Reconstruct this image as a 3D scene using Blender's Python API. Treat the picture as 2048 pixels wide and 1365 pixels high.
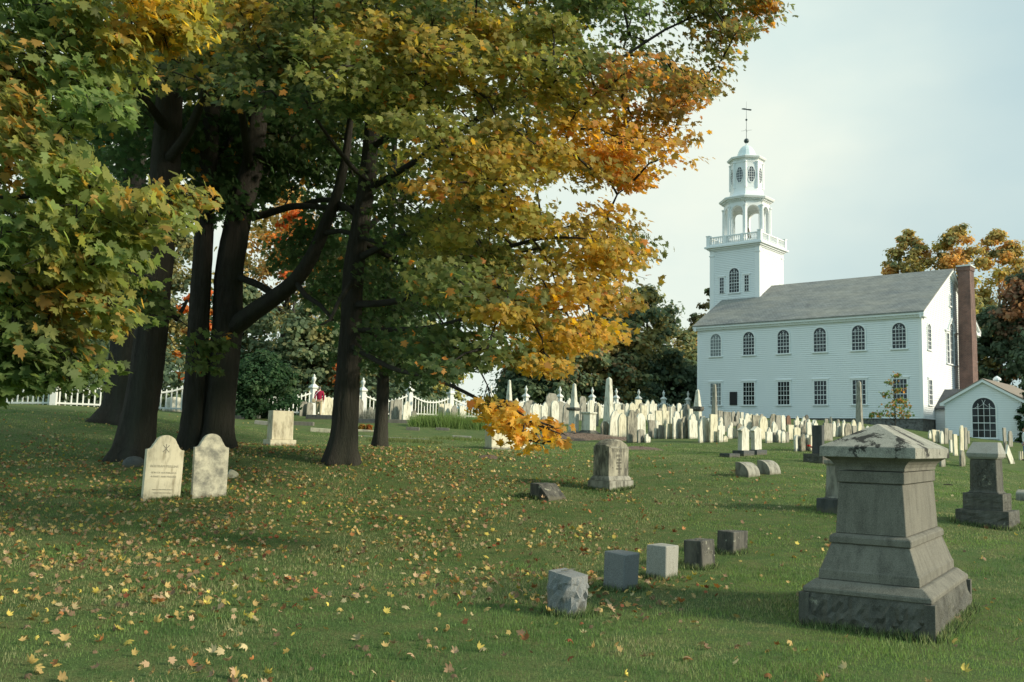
import bpy, math, random
import numpy as np
from mathutils import Vector, Matrix

for o_ in list(bpy.data.objects): bpy.data.objects.remove(o_)
SC = bpy.context.scene
COL = SC.collection
rad = math.radians

# ------------------------------------------------------------------ camera
F, PITCH, ROLL, EYE = 1887.9, 0.1042, 0.0237, 1.6
cd = bpy.data.cameras.new('camera')
cam = bpy.data.objects.new('camera', cd); COL.objects.link(cam)
cd.sensor_width = 36.0; cd.lens = F/2048*36.0
cd.clip_start = 0.1; cd.clip_end = 9000
cam.location = (0, 0, EYE)
cam.rotation_euler = (Matrix.Rotation(math.pi/2+PITCH, 4, 'X') @ Matrix.Rotation(ROLL, 4, 'Z')).to_euler()
SC.camera = cam
SC.render.resolution_x = 1024; SC.render.resolution_y = 682

# ------------------------------------------------------------------ sun, sky, exposure
SUN_AZ, SUN_EL = rad(108), rad(24)          # azimuth from +Y towards +X
sd = bpy.data.lights.new('sun', 'SUN'); sun = bpy.data.objects.new('sun', sd); COL.objects.link(sun)
sd.energy = 4.2; sd.angle = rad(9); sd.color = (1.0, 0.90, 0.71)
sv = Vector((math.sin(SUN_AZ)*math.cos(SUN_EL), math.cos(SUN_AZ)*math.cos(SUN_EL), math.sin(SUN_EL)))
sun.rotation_euler = sv.to_track_quat('Z', 'Y').to_euler()

W = bpy.data.worlds.new('World'); SC.world = W; W.use_nodes = True
wn, wl = W.node_tree.nodes, W.node_tree.links
wn.clear()
w_out = wn.new('ShaderNodeOutputWorld'); w_bg = wn.new('ShaderNodeBackground'); w_sky = wn.new('ShaderNodeTexSky')
w_sky.sky_type = 'NISHITA'; w_sky.sun_disc = False
w_sky.sun_elevation = SUN_EL; w_sky.sun_rotation = SUN_AZ
w_sky.dust_density = 3.0; w_sky.air_density = 1.2
w_tc = wn.new('ShaderNodeTexCoord'); w_mp = wn.new('ShaderNodeMapping'); w_mp.inputs['Scale'].default_value = (1, 1, 1.9)
w_mp.inputs['Location'].default_value = (0.35, 0.1, 0.0)
w_nz = wn.new('ShaderNodeTexNoise'); w_nz.inputs['Scale'].default_value = 1.25; w_nz.inputs['Detail'].default_value = 5; w_nz.inputs['Roughness'].default_value = 0.45
w_cr = wn.new('ShaderNodeValToRGB'); w_cr.color_ramp.elements[0].position = 0.34; w_cr.color_ramp.elements[1].position = 0.56
w_cr.color_ramp.elements[0].color = (.12, .12, .12, 1); w_cr.color_ramp.elements[1].color = (.97, .97, .97, 1)
w_mx = wn.new('ShaderNodeMixRGB'); w_mx.inputs['Color2'].default_value = (7.4, 8.2, 7.5, 1)   # bright hazy cloud, same units as the sky
w_nz2 = wn.new('ShaderNodeTexNoise'); w_nz2.inputs['Scale'].default_value = 3.2; w_nz2.inputs['Detail'].default_value = 6
w_cr2 = wn.new('ShaderNodeValToRGB'); w_cr2.color_ramp.elements[0].position = 0.3; w_cr2.color_ramp.elements[1].position = 0.7
w_cr2.color_ramp.elements[0].color = (5.9, 7.1, 7.0, 1); w_cr2.color_ramp.elements[1].color = (7.9, 8.3, 7.4, 1)
w_bg.inputs['Strength'].default_value = 0.1
w_sep = wn.new('ShaderNodeSeparateXYZ'); w_dir = wn.new('ShaderNodeMath'); w_dir.operation = 'MULTIPLY_ADD'   # more cloud ahead and to the left, clearer to the right and behind
w_dir.inputs[1].default_value = 0.16; w_dir2 = wn.new('ShaderNodeMath'); w_dir2.operation = 'MULTIPLY_ADD'; w_dir2.inputs[1].default_value = -0.72
w_pale = wn.new('ShaderNodeMixRGB'); w_pale.inputs['Fac'].default_value = .72; w_pale.inputs['Color2'].default_value = (4.7, 6.4, 6.9, 1)   # thin high haze over the blue
wl.new(w_tc.outputs['Generated'], w_mp.inputs['Vector']); wl.new(w_mp.outputs['Vector'], w_nz.inputs['Vector'])
wl.new(w_mp.outputs['Vector'], w_nz2.inputs['Vector']); wl.new(w_nz2.outputs['Fac'], w_cr2.inputs['Fac'])
wl.new(w_tc.outputs['Generated'], w_sep.inputs[0]); wl.new(w_sep.outputs['Y'], w_dir.inputs[0]); wl.new(w_nz.outputs['Fac'], w_dir.inputs[2])
wl.new(w_sep.outputs['X'], w_dir2.inputs[0]); wl.new(w_dir.outputs[0], w_dir2.inputs[2]); wl.new(w_dir2.outputs[0], w_cr.inputs['Fac']); wl.new(w_cr.outputs['Color'], w_mx.inputs['Fac'])
wl.new(w_sky.outputs['Color'], w_pale.inputs['Color1']); wl.new(w_pale.outputs['Color'], w_mx.inputs['Color1']); wl.new(w_cr2.outputs['Color'], w_mx.inputs['Color2'])
w_fr = wn.new('ShaderNodeValToRGB'); w_fr.color_ramp.elements[0].position = .25; w_fr.color_ramp.elements[1].position = .80
w_fr.color_ramp.elements[0].color = (.80, 1.02, 1.18, 1); w_fr.color_ramp.elements[1].color = (1.03, 1.03, 1.0, 1)
w_h = wn.new('ShaderNodeMath'); w_h.operation = 'MULTIPLY_ADD'; w_h.inputs[1].default_value = .5; w_h.inputs[2].default_value = .5
w_mul = wn.new('ShaderNodeMixRGB'); w_mul.blend_type = 'MULTIPLY'; w_mul.inputs['Fac'].default_value = 1
wl.new(w_sep.outputs['Y'], w_h.inputs[0]); wl.new(w_h.outputs[0], w_fr.inputs['Fac'])
wl.new(w_mx.outputs['Color'], w_mul.inputs['Color1']); wl.new(w_fr.outputs['Color'], w_mul.inputs['Color2'])
wl.new(w_mul.outputs['Color'], w_bg.inputs['Color']); wl.new(w_bg.outputs['Background'], w_out.inputs['Surface'])

SC.view_settings.view_transform = 'Standard'; SC.view_settings.look = 'None'
SC.view_settings.exposure = 0.22; SC.view_settings.gamma = 1.0
SC.render.engine = 'CYCLES'
SC.cycles.max_bounces = 6; SC.cycles.transparent_max_bounces = 4

# ------------------------------------------------------------------ camera helpers (only used to find real positions)
_RR = np.array([math.cos(ROLL), 0, 0]) + math.sin(ROLL)*np.array([0, -math.sin(PITCH), math.cos(PITCH)])
_UU = -math.sin(ROLL)*np.array([1., 0, 0]) + math.cos(ROLL)*np.array([0, -math.sin(PITCH), math.cos(PITCH)])
_FF = np.array([0, math.cos(PITCH), math.sin(PITCH)])
def ray(px, py):
    return _FF + (px-1024)/F*_RR - (py-682.5)/F*_UU
def at(px, py, Y):
    """point at world depth Y seen at pixel px, py of the 2048 px wide photograph"""
    d = ray(px, py); t = Y/d[1]
    return np.array([0, 0, EYE]) + d*t

# ------------------------------------------------------------------ ground height: thin-plate spline through surveyed points
_ctl = [(-7,2,0),(0,2,0),(7,2,0),(0,-12,-.25),(-14,-10,-.1),(14,-10,-.4),(-7,9,.04),(0,9,0),(7.5,9,0),(12,13,0.0),(-14,13,.35),
        (3,13,.02),(-30,10,.8),(30,12,-.4),(28,32,.2)]
_ctl += [tuple(at(*q)) for q in [
    (320,1000,17.2),(265,918,22.5),(400,903,23),(680,925,22.3),(762,893,29),(235,845,31),(100,812,46),(-150,812,46),(349,826,42),(560,893,31),
    (1015,899,33),(1220,983,20.3),(1080,999,18.3),(1500,955,22.5),(1985,1060,15.7),(1660,1020,17.2),(1487,909,32),
    (635,832,57),(611,839,50),(510,846,45),(780,845,48),(800,872,38),(724,836,59),(860,832,60),(980,842,62),
    (1240,885,38.5),(1400,884,39),(1560,886,39),(1620,902,35),(1165,869,45),(1300,850,54),(1450,850,57),(1500,846,62),(1600,855,58),
    (1090,850,54),(1300,838,70),(1400,838,78),(1397,837,86),(1540,838,78),(1700,845,71),(1760,852,70),(1858,864,72),(1960,877,69),(1895,880,60),
    (1911,911,42),(1925,932,33),(2042,921,46),(2150,900,60),(2200,1000,28),(1640,927,28.5)]]
_ctl += [(-60,60,4.0),(-20,110,5.0),(40,115,5.0),(90,90,2.5),(0,110,5.0),(-60,110,5.5),(90,40,0),(-60,20,2.2)]
_C = np.array(_ctl, float)
def _phi(r2): return 0.5*r2*np.log(r2+1e-9)
_n = len(_C); _P = np.hstack([np.ones((_n,1)), _C[:, :2]])
_K = _phi(((_C[:,None,:2]-_C[None,:,:2])**2).sum(-1)) + np.eye(_n)*1.2
_sol = np.linalg.solve(np.block([[_K, _P],[_P.T, np.zeros((3,3))]]), np.concatenate([_C[:,2], np.zeros(3)]))
_wv, _av = _sol[:_n], _sol[_n:]
def H(x, y):
    x = np.atleast_1d(np.asarray(x, float)); y = np.atleast_1d(np.asarray(y, float))
    xc = np.clip(x, -62, 92); yc = np.clip(y, -13, 116)
    r2 = (xc[:,None]-_C[None,:,0])**2 + (yc[:,None]-_C[None,:,1])**2
    z = _phi(r2)@_wv + _av[0] + _av[1]*xc + _av[2]*yc
    return z
def h1(x, y): return float(H(x, y)[0])
def gpt(px, py, y0=5.0, y1=110.0):
    """first point where the sight line through px, py meets the ground"""
    d = ray(px, py); d = d/d[1]
    ys = np.concatenate([np.arange(y0, min(y1, 30), .1), np.arange(30, y1, .25)])
    gz = H(d[0]*ys, ys); rz = EYE + d[2]*ys
    k = np.nonzero(rz <= gz)[0]
    if len(k) == 0:
        i = int(np.argmin(rz-gz)); Y = ys[i]
    else:
        i = max(k[0], 1); a, b = rz[i-1]-gz[i-1], rz[i]-gz[i]
        Y = ys[i-1] + (ys[i]-ys[i-1])*a/(a-b+1e-9)
    return np.array([d[0]*Y, Y, h1(d[0]*Y, Y)])

# ------------------------------------------------------------------ object helpers
def tag(o, label=None, cat=None, group=None, kind=None):
    if label: o['label'] = label
    if cat: o['category'] = cat
    if group: o['group'] = group
    if kind: o['kind'] = kind
    return o
def empty(name, loc, rz=0, label=None, cat=None, group=None):
    o = bpy.data.objects.new(name, None); COL.objects.link(o)
    o.location = loc; o.rotation_euler = (0, 0, rz); o.empty_display_size = .2
    return tag(o, label, cat, group)
class MB:
    """collects faces of one mesh"""
    def __init__(s): s.v = []; s.f = []
    def face(s, pts):
        b = len(s.v); s.v += [tuple(p) for p in pts]; s.f.append(tuple(range(b, b+len(pts))))
    def box(s, x0, x1, y0, y1, z0, z1):
        b = len(s.v)
        s.v += [(x0,y0,z0),(x1,y0,z0),(x1,y1,z0),(x0,y1,z0),(x0,y0,z1),(x1,y0,z1),(x1,y1,z1),(x0,y1,z1)]
        s.f += [tuple(b+i for i in q) for q in ((0,3,2,1),(4,5,6,7),(0,1,5,4),(1,2,6,5),(2,3,7,6),(3,0,4,7))]
    def rings(s, rings, cap0=True, cap1=True):
        b = len(s.v); n = len(rings[0])
        for r in rings: s.v += [tuple(p) for p in r]
        for i in range(len(rings)-1):
            for j in range(n):
                k = (j+1) % n
                s.f.append((b+i*n+j, b+i*n+k, b+(i+1)*n+k, b+(i+1)*n+j))
        if cap0: s.f.append(tuple(b+j for j in range(n-1, -1, -1)))
        if cap1: s.f.append(tuple(b+(len(rings)-1)*n+j for j in range(n)))
    def rect_rings(s, lv, cx=0, cy=0):
        """lv: list of (z, half x, half y)"""
        s.rings([[(cx-a,cy-c,z),(cx+a,cy-c,z),(cx+a,cy+c,z),(cx-a,cy+c,z)] for z, a, c in lv])
    def lathe(s, prof, n=16, cx=0, cy=0, off=0.0):
        s.rings([[(cx+r*math.cos(off+2*math.pi*j/n), cy+r*math.sin(off+2*math.pi*j/n), z) for j in range(n)] for r, z in prof])
    def prism(s, prof, axis0, axis1, ext, org=(0,0,0)):
        """polygon in the plane (axis0, axis1) pushed along ext"""
        a, c, e, o = Vector(axis0), Vector(axis1), Vector(ext), Vector(org)
        p = [o+a*u+c*w for u, w in prof]; s.rings([[tuple(q) for q in p], [tuple(q+e) for q in p]])
    def tube(s, pts, rs, n=8, cap=True):
        pts = [Vector(p) for p in pts]; rr = []
        up = Vector((0,0,1))
        for i, p in enumerate(pts):
            t = (pts[min(i+1,len(pts)-1)]-pts[max(i-1,0)]).normalized()
            a = t.cross(up if abs(t.z) < .95 else Vector((1,0,0))).normalized(); b_ = t.cross(a)
            if abs(t.z) >= .95: a = Vector((1,0,0)); a = (a-t*a.dot(t)).normalized(); b_ = t.cross(a)
            r = rs[i] if hasattr(rs, '__len__') else rs
            rr.append([tuple(p+(a*math.cos(2*math.pi*j/n)+b_*math.sin(2*math.pi*j/n))*r) for j in range(n)])
        s.rings(rr, cap, cap)
    def xform(s, M):
        s.v = [tuple(M @ Vector(p)) for p in s.v]; return s
    def build(s, name, mat, parent=None, smooth=False, bevel=0.0, loc=None, rz=0):
        me = bpy.data.meshes.new(name); me.from_pydata(s.v, [], s.f); me.update()
        o = bpy.data.objects.new(name, me); COL.objects.link(o)
        if mat: me.materials.append(mat)
        if parent: o.parent = parent
        if loc is not None: o.location = loc; o.rotation_euler = (0,0,rz)
        import bmesh
        bm = bmesh.new(); bm.from_mesh(me); bmesh.ops.remove_doubles(bm, verts=bm.verts, dist=1e-5)
        bmesh.ops.recalc_face_normals(bm, faces=bm.faces)
        if bevel > 0:
            es = [e for e in bm.edges if len(e.link_faces) == 2 and e.calc_face_angle(0) > .5]
            bmesh.ops.bevel(bm, geom=es, offset=bevel, segments=1, affect='EDGES', clamp_overlap=True)
        bm.to_mesh(me); bm.free()
        if smooth:
            for p in me.polygons: p.use_smooth = True
        return o

# ------------------------------------------------------------------ materials
def newmat(name):
    m = bpy.data.materials.new(name); m.use_nodes = True
    n, l = m.node_tree.nodes, m.node_tree.links
    b = n['Principled BSDF']; return m, n, l, b
def ramp(n, stops):
    r = n.new('ShaderNodeValToRGB'); e = r.color_ramp.elements
    while len(e) < len(stops): e.new(.5)
    for i, (p, c) in enumerate(stops): e[i].position = p; e[i].color = (*c, 1)
    return r
def noise(n, l, scale, detail=4, rough=.55, vec=None, dist=0):
    t = n.new('ShaderNodeTexNoise'); t.inputs['Scale'].default_value = scale; t.inputs['Detail'].default_value = detail
    t.inputs['Roughness'].default_value = rough; t.inputs['Distortion'].default_value = dist
    if vec is not None: l.new(vec, t.inputs['Vector'])
    return t
def objvec(n, l, scale=(1,1,1), rnd=True):
    tc = n.new('ShaderNodeTexCoord'); mp = n.new('ShaderNodeMapping'); mp.inputs['Scale'].default_value = scale
    l.new(tc.outputs['Object'], mp.inputs['Vector'])
    if rnd:
        oi = n.new('ShaderNodeObjectInfo'); mu = n.new('ShaderNodeMath'); mu.operation = 'MULTIPLY'; mu.inputs[1].default_value = 57.0
        l.new(oi.outputs['Random'], mu.inputs[0]); l.new(mu.outputs[0], mp.inputs['Location'])
    return mp.outputs['Vector']
def bump(n, l, b, h, dist=.01, strength=.6):
    bp = n.new('ShaderNodeBump'); bp.inputs['Distance'].default_value = dist; bp.inputs['Strength'].default_value = strength
    l.new(h, bp.inputs['Height']); l.new(bp.outputs['Normal'], b.inputs['Normal'])
def mix(n, l, fac, a, c, mode='MIX'):
    m = n.new('ShaderNodeMixRGB'); m.blend_type = mode
    for s, v in ((m.inputs['Fac'], fac), (m.inputs['Color1'], a), (m.inputs['Color2'], c)):
        if isinstance(v, (int, float)): s.default_value = v
        elif isinstance(v, tuple): s.default_value = (*v, 1)
        else: l.new(v, s)
    return m.outputs['Color']
def stone(name, c1, c2, dirt, dirt_amt=.5, speckle=0, lichen=None, rough=.85, bd=.004, nscale=7, vert=True, foot=True):
    """weathered stone: two tones, streaks of dirt and lichen, soil stain low down"""
    m, n, l, b = newmat(name); v = objvec(n, l)
    v2 = objvec(n, l, (1.6, 1.6, .45) if vert else (1,1,1))
    a = noise(n, l, nscale, 5, .6, v); col = mix(n, l, a.outputs['Fac'], c1, c2)
    s_ = noise(n, l, 5.5, 6, .65, v2); r = ramp(n, [(0.62-dirt_amt*.28, (0,0,0)), (0.80-dirt_amt*.2, (1,1,1))]); l.new(s_.outputs['Fac'], r.inputs['Fac'])
    col = mix(n, l, r.outputs['Color'], col, dirt)
    if speckle:
        k = noise(n, l, 160, 2, .5, v); kr = ramp(n, [(.38, (0,0,0)), (.62, (1,1,1))]); l.new(k.outputs['Fac'], kr.inputs['Fac'])
        lo, hi = tuple(x*.55 for x in c1), tuple(min(1, x*1.35) for x in c1)
        sp = mix(n, l, kr.outputs['Color'], lo, hi); col = mix(n, l, speckle, col, sp)
    if lichen:
        li = noise(n, l, lichen[0], 9, .72, v, .3); lr = ramp(n, [(lichen[1], (0,0,0)), (lichen[1]+.035, (1,1,1))]); l.new(li.outputs['Fac'], lr.inputs['Fac']); col = mix(n, l, lr.outputs['Color'], col, lichen[2])
    if foot:
        tc = n.new('ShaderNodeTexCoord'); sx = n.new('ShaderNodeSeparateXYZ'); l.new(tc.outputs['Object'], sx.inputs[0])
        w = noise(n, l, 9, 4, .6, v); ad = n.new('ShaderNodeMath'); ad.operation = 'MULTIPLY_ADD'; ad.inputs[1].default_value = -.30
        l.new(w.outputs['Fac'], ad.inputs[0]); l.new(sx.outputs['Z'], ad.inputs[2])
        fr = ramp(n, [(0.0, (1,1,1)), (.06, (0,0,0))]); 
        ad2 = n.new('ShaderNodeMath'); ad2.operation = 'ADD'; ad2.inputs[1].default_value = .125; l.new(ad.outputs[0], ad2.inputs[0]); l.new(ad2.outputs[0], fr.inputs['Fac'])
        fm = mix(n, l, fr.outputs['Color'], (0,0,0), (.62,.62,.62)); col = mix(n, l, fm, col, (.13, .12, .08))
    l.new(col, b.inputs['Base Color']); b.inputs['Roughness'].default_value = rough
    b.inputs['Specular IOR Level'].default_value = .25
    bb = noise(n, l, 40, 6, .7, v); bump(n, l, b, bb.outputs['Fac'], bd, .7)
    return m
def plain(name, c, rough=.6, var=.12, sc=6, spec=.3, bd=0):
    m, n, l, b = newmat(name); v = objvec(n, l); a = noise(n, l, sc, 5, .6, v)
    col = mix(n, l, a.outputs['Fac'], tuple(x*(1-var) for x in c), tuple(min(1, x*(1+var)) for x in c))
    l.new(col, b.inputs['Base Color']); b.inputs['Roughness'].default_value = rough; b.inputs['Specular IOR Level'].default_value = spec
    if bd: bump(n, l, b, a.outputs['Fac'], bd)
    return m
M = {}
def siding_mat(name, course):
    m, n, l, b = newmat(name); v = objvec(n, l, (1,1,1), False); a = noise(n, l, 1.3, 5, .6, objvec(n, l, (1,1,.35), False))
    col = mix(n, l, a.outputs['Fac'], (.77,.795,.79), (.84,.855,.84))
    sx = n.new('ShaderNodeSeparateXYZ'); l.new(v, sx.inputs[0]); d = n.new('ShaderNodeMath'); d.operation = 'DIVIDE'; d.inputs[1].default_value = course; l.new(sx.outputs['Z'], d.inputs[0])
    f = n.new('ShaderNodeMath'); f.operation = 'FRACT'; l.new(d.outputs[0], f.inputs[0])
    r = ramp(n, [(.0,(.42,.43,.42)),(.13,(.55,.56,.55)),(.24,(1,1,1))]); l.new(f.outputs[0], r.inputs['Fac'])   # shadow line under each lap, painted into the colour
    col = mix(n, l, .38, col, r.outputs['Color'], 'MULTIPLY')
    l.new(col, b.inputs['Base Color']); b.inputs['Roughness'].default_value = .55; b.inputs['Specular IOR Level'].default_value = .3
    return m
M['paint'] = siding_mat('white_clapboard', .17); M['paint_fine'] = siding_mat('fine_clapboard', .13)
M['trim'] = plain('white_trim', (.80,.81,.79), .5, .04, 2)
M['trim_grey'] = plain('grey_white_trim', (.62,.64,.62), .6, .08, 2)
M['fence_paint'] = plain('fence_paint', (.66,.66,.60), .7, .1, 3)
M['glass'] = plain('window_glass', (.012,.015,.016), .12, .2, 3, .45)
M['reflection_glass'] = plain('pale_window_glass', (.20,.22,.22), .2, .35, 4, .5)  # whitish reflection in the leftmost windows, painted as a paler pane colour
M['black'] = plain('black_paint', (.02,.02,.022), .5, .1, 5)
M['white_marble'] = stone('white_marble', (.70,.68,.56), (.56,.545,.44), (.26,.24,.18), .5)
M['cream_marble'] = stone('cream_marble', (.66,.62,.46), (.53,.49,.35), (.27,.24,.16), .5)
M['grey_marble'] = stone('grey_marble', (.36,.345,.28), (.25,.24,.195), (.10,.095,.075), .6)
M['stained_marble'] = stone('stained_marble', (.46,.43,.32), (.28,.26,.195), (.10,.095,.075), .95, lichen=(9, .60, (.07,.07,.055)))
M['dark_marble'] = stone('dark_marble', (.17,.16,.13), (.10,.095,.078), (.045,.045,.04), .9, lichen=(11, .60, (.34,.34,.26)))
M['brown_stone'] = stone('brown_stone', (.20,.11,.075), (.14,.08,.055), (.06,.045,.035), .5)
M['granite'] = stone('grey_granite', (.20,.188,.15), (.12,.114,.092), (.045,.043,.035), .66, speckle=.5, nscale=2.5, foot=False)
M['granite_cap'] = stone('lichen_granite', (.34,.33,.27), (.23,.22,.18), (.05,.047,.038), .6, speckle=.5, lichen=(3.4, .53, (.035,.034,.028)), nscale=2.5, foot=False, vert=False)
M['granite_rough'] = stone('rough_granite', (.15,.145,.118), (.065,.064,.053), (.024,.023,.018), .8, speckle=.4, lichen=(6, .62, (.26,.25,.19)), nscale=9, bd=.02)
M['granite_dark'] = stone('dark_granite', (.10,.105,.10), (.065,.07,.068), (.03,.033,.03), .5, speckle=.3)
M['granite_blue'] = stone('blue_grey_granite', (.21,.215,.205), (.155,.16,.15), (.08,.085,.07), .45, speckle=.7, nscale=4)
M['granite_light'] = stone('light_granite', (.34,.335,.29), (.26,.255,.22), (.13,.12,.09), .5, speckle=.6)
M['letter'] = plain('incised_letter', (.20,.19,.15), .9, .2, 9)
M['letter_pale'] = plain('weathered_letter', (.36,.34,.26), .9, .2, 9)
# ================================================================== GROUND
def axis(a, b, step, far, g=1.16):
    c = list(np.arange(a, b+1e-6, step)); d = step; x = c[-1]
    hi = []
    while x < far: d *= g; x += d; hi.append(x)
    lo = []; d = step; x = a
    while x > -far: d *= g; x -= d; lo.append(x)
    return np.array(lo[::-1]+c+hi)
gx, gy = axis(-26, 44, .4, 3000), axis(-8, 96, .4, 3000)
GX, GY = np.meshgrid(gx, gy, indexing='ij')
gz = H(GX.ravel(), GY.ravel())
gz += .012*np.sin(GX.ravel()*2.1+1.3*np.sin(GY.ravel()*1.1))*np.cos(GY.ravel()*1.9)
nx, ny = len(gx), len(gy)
gv = np.stack([GX.ravel(), GY.ravel(), gz], 1)
ii = (np.arange(nx-1)[:,None]*ny + np.arange(ny-1)[None,:]).ravel()
gf = np.stack([ii, ii+ny, ii+ny+1, ii+1], 1)
def np_mesh(name, v, f, mat, parent=None, smooth=False):
    """v (n,3), f (m,k) arrays -> object"""
    me = bpy.data.meshes.new(name); me.vertices.add(len(v)); me.vertices.foreach_set('co', np.ascontiguousarray(v, np.float32).ravel())
    k = f.shape[1]; me.loops.add(f.size); me.loops.foreach_set('vertex_index', np.ascontiguousarray(f, np.int32).ravel())
    me.polygons.add(len(f)); me.polygons.foreach_set('loop_start', np.arange(0, f.size, k, dtype=np.int32))
    if smooth: me.polygons.foreach_set('use_smooth', np.ones(len(f), bool))
    me.update(calc_edges=True)
    o = bpy.data.objects.new(name, me); COL.objects.link(o); me.materials.append(mat)
    if parent: o.parent = parent
    return o
m, n, l, b = newmat('lawn')
tc = n.new('ShaderNodeTexCoord'); v = tc.outputs['Object']
a1 = noise(n, l, .35, 6, .6, v); a2 = noise(n, l, 2.6, 6, .65, v); a3 = noise(n, l, 45, 3, .7, v)
c = mix(n, l, a1.outputs['Fac'], (.055,.10,.032), (.11,.16,.05))
r = ramp(n, [(.42,(0,0,0)),(.70,(1,1,1))]); l.new(a2.outputs['Fac'], r.inputs['Fac'])
c = mix(n, l, r.outputs['Color'], c, (.15,.155,.06))
r = ramp(n, [(.3,(.55,.55,.55)),(.7,(1.25,1.25,1.25))]); l.new(a3.outputs['Fac'], r.inputs['Fac'])
c = mix(n, l, 1.0, c, r.outputs['Color'], 'MULTIPLY')
l.new(c, b.inputs['Base Color']); b.inputs['Roughness'].default_value = .95; b.inputs['Specular IOR Level'].default_value = .1
bump(n, l, b, a3.outputs['Fac'], .03, .8)
M['lawn'] = m
ground = np_mesh('ground', gv, gf, M['lawn'], smooth=True); tag(ground, kind='structure')

# far ridge seen under the boughs, haze blue put into its base colour
hv, hf = [], []
rng = np.random.default_rng(5)
az = np.linspace(-1.2, 1.3, 140)
prof = 62 + 26*np.sin(az*3.1+.8) + 9*np.sin(az*11) + 3*np.sin(az*37)
for i, a in enumerate(az):
    for k, (dd, fr) in enumerate(((1500, -.2), (1650, .45), (1850, .85), (2050, 1.0), (2400, .5))):
        hv.append((math.sin(a)*dd, math.cos(a)*dd, prof[i]*fr + (4*math.sin(i*1.7+k*2) if 0 < fr < 1 else 0)))
for i in range(139):
    for k in range(4): hf.append((i*5+k, (i+1)*5+k, (i+1)*5+k+1, i*5+k+1))
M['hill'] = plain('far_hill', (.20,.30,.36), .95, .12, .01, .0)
hills = np_mesh('hills', np.array(hv), np.array(hf), M['hill'], smooth=True); tag(hills, kind='structure')

# ================================================================== CHURCH
YAW = .7083
cpos = Vector((31.436, 72.0, 3.939)); CRZ = math.pi/2-YAW
church = empty('church', cpos, CRZ, 'large white clapboard church with arched upper windows and a tiered steeple', 'church')
CL, CW, CH, CR = 19.33, 15.3, 8.22, 4.25
V3 = Vector
def siding(mb, org, sd_, nd, z0, z1, fl, fr, course=.17, proud=.036):
    """clapboard courses on a plane: org + s*sd_ , outward nd; fl/fr give the s limits at a height"""
    org, sd_, nd = V3(org), V3(sd_), V3(nd); z = z0
    while z < z1-1e-4:
        t = min(z+course, z1); zm = t
        a0, b0, a1, b1 = fl(z), fr(z), fl(t), fr(t)
        if b0-a0 > .03:
            p = [org+sd_*a0+V3((0,0,z))+nd*proud, org+sd_*b0+V3((0,0,z))+nd*proud, org+sd_*b1+V3((0,0,t))+nd*.002, org+sd_*a1+V3((0,0,t))+nd*.002]
            mb.face(p); q = [org+sd_*a0+V3((0,0,z))+nd*.002, org+sd_*b0+V3((0,0,z))+nd*.002]
            mb.face([q[0], q[1], p[1], p[0]])
        z = t
def plane_M(org, sd_, nd):
    """matrix taking (s, n, z) to world-of-parent"""
    s_, n_ = V3(sd_), V3(nd)
    m_ = Matrix(((s_.x, n_.x, 0, org[0]), (s_.y, n_.y, 0, org[1]), (s_.z, n_.z, 1, org[2]), (0,0,0,1)))
    return m_
def arch_pts(w, h, arch, n=12, rise=None):
    """outline from bottom-left counter clockwise; arch: semicircle top"""
    if not arch: return [(-w/2,0),(w/2,0),(w/2,h),(-w/2,h)]
    rs = w/2 if rise is None else rise
    return [(-w/2,0),(w/2,0)]+[(w/2*math.cos(math.pi*k/n), h-rs+rs*math.sin(math.pi*k/n)) for k in range(n+1)]
def frame_ring(mb, inner, outer, n0, n1):
    k = len(inner)
    for j in range(k):
        a, b_ = j, (j+1) % k
        i0, i1, o0, o1 = inner[a], inner[b_], outer[a], outer[b_]
        mb.face([(i0[0],n1,i0[1]),(i1[0],n1,i1[1]),(o1[0],n1,o1[1]),(o0[0],n1,o0[1])])
        mb.face([(o0[0],n1,o0[1]),(o1[0],n1,o1[1]),(o1[0],n0,o1[1]),(o0[0],n0,o0[1])])
        mb.face([(i0[0],n1,i0[1]),(i0[0],n0,i0[1]),(i1[0],n0,i1[1]),(i1[0],n1,i1[1])])
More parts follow.
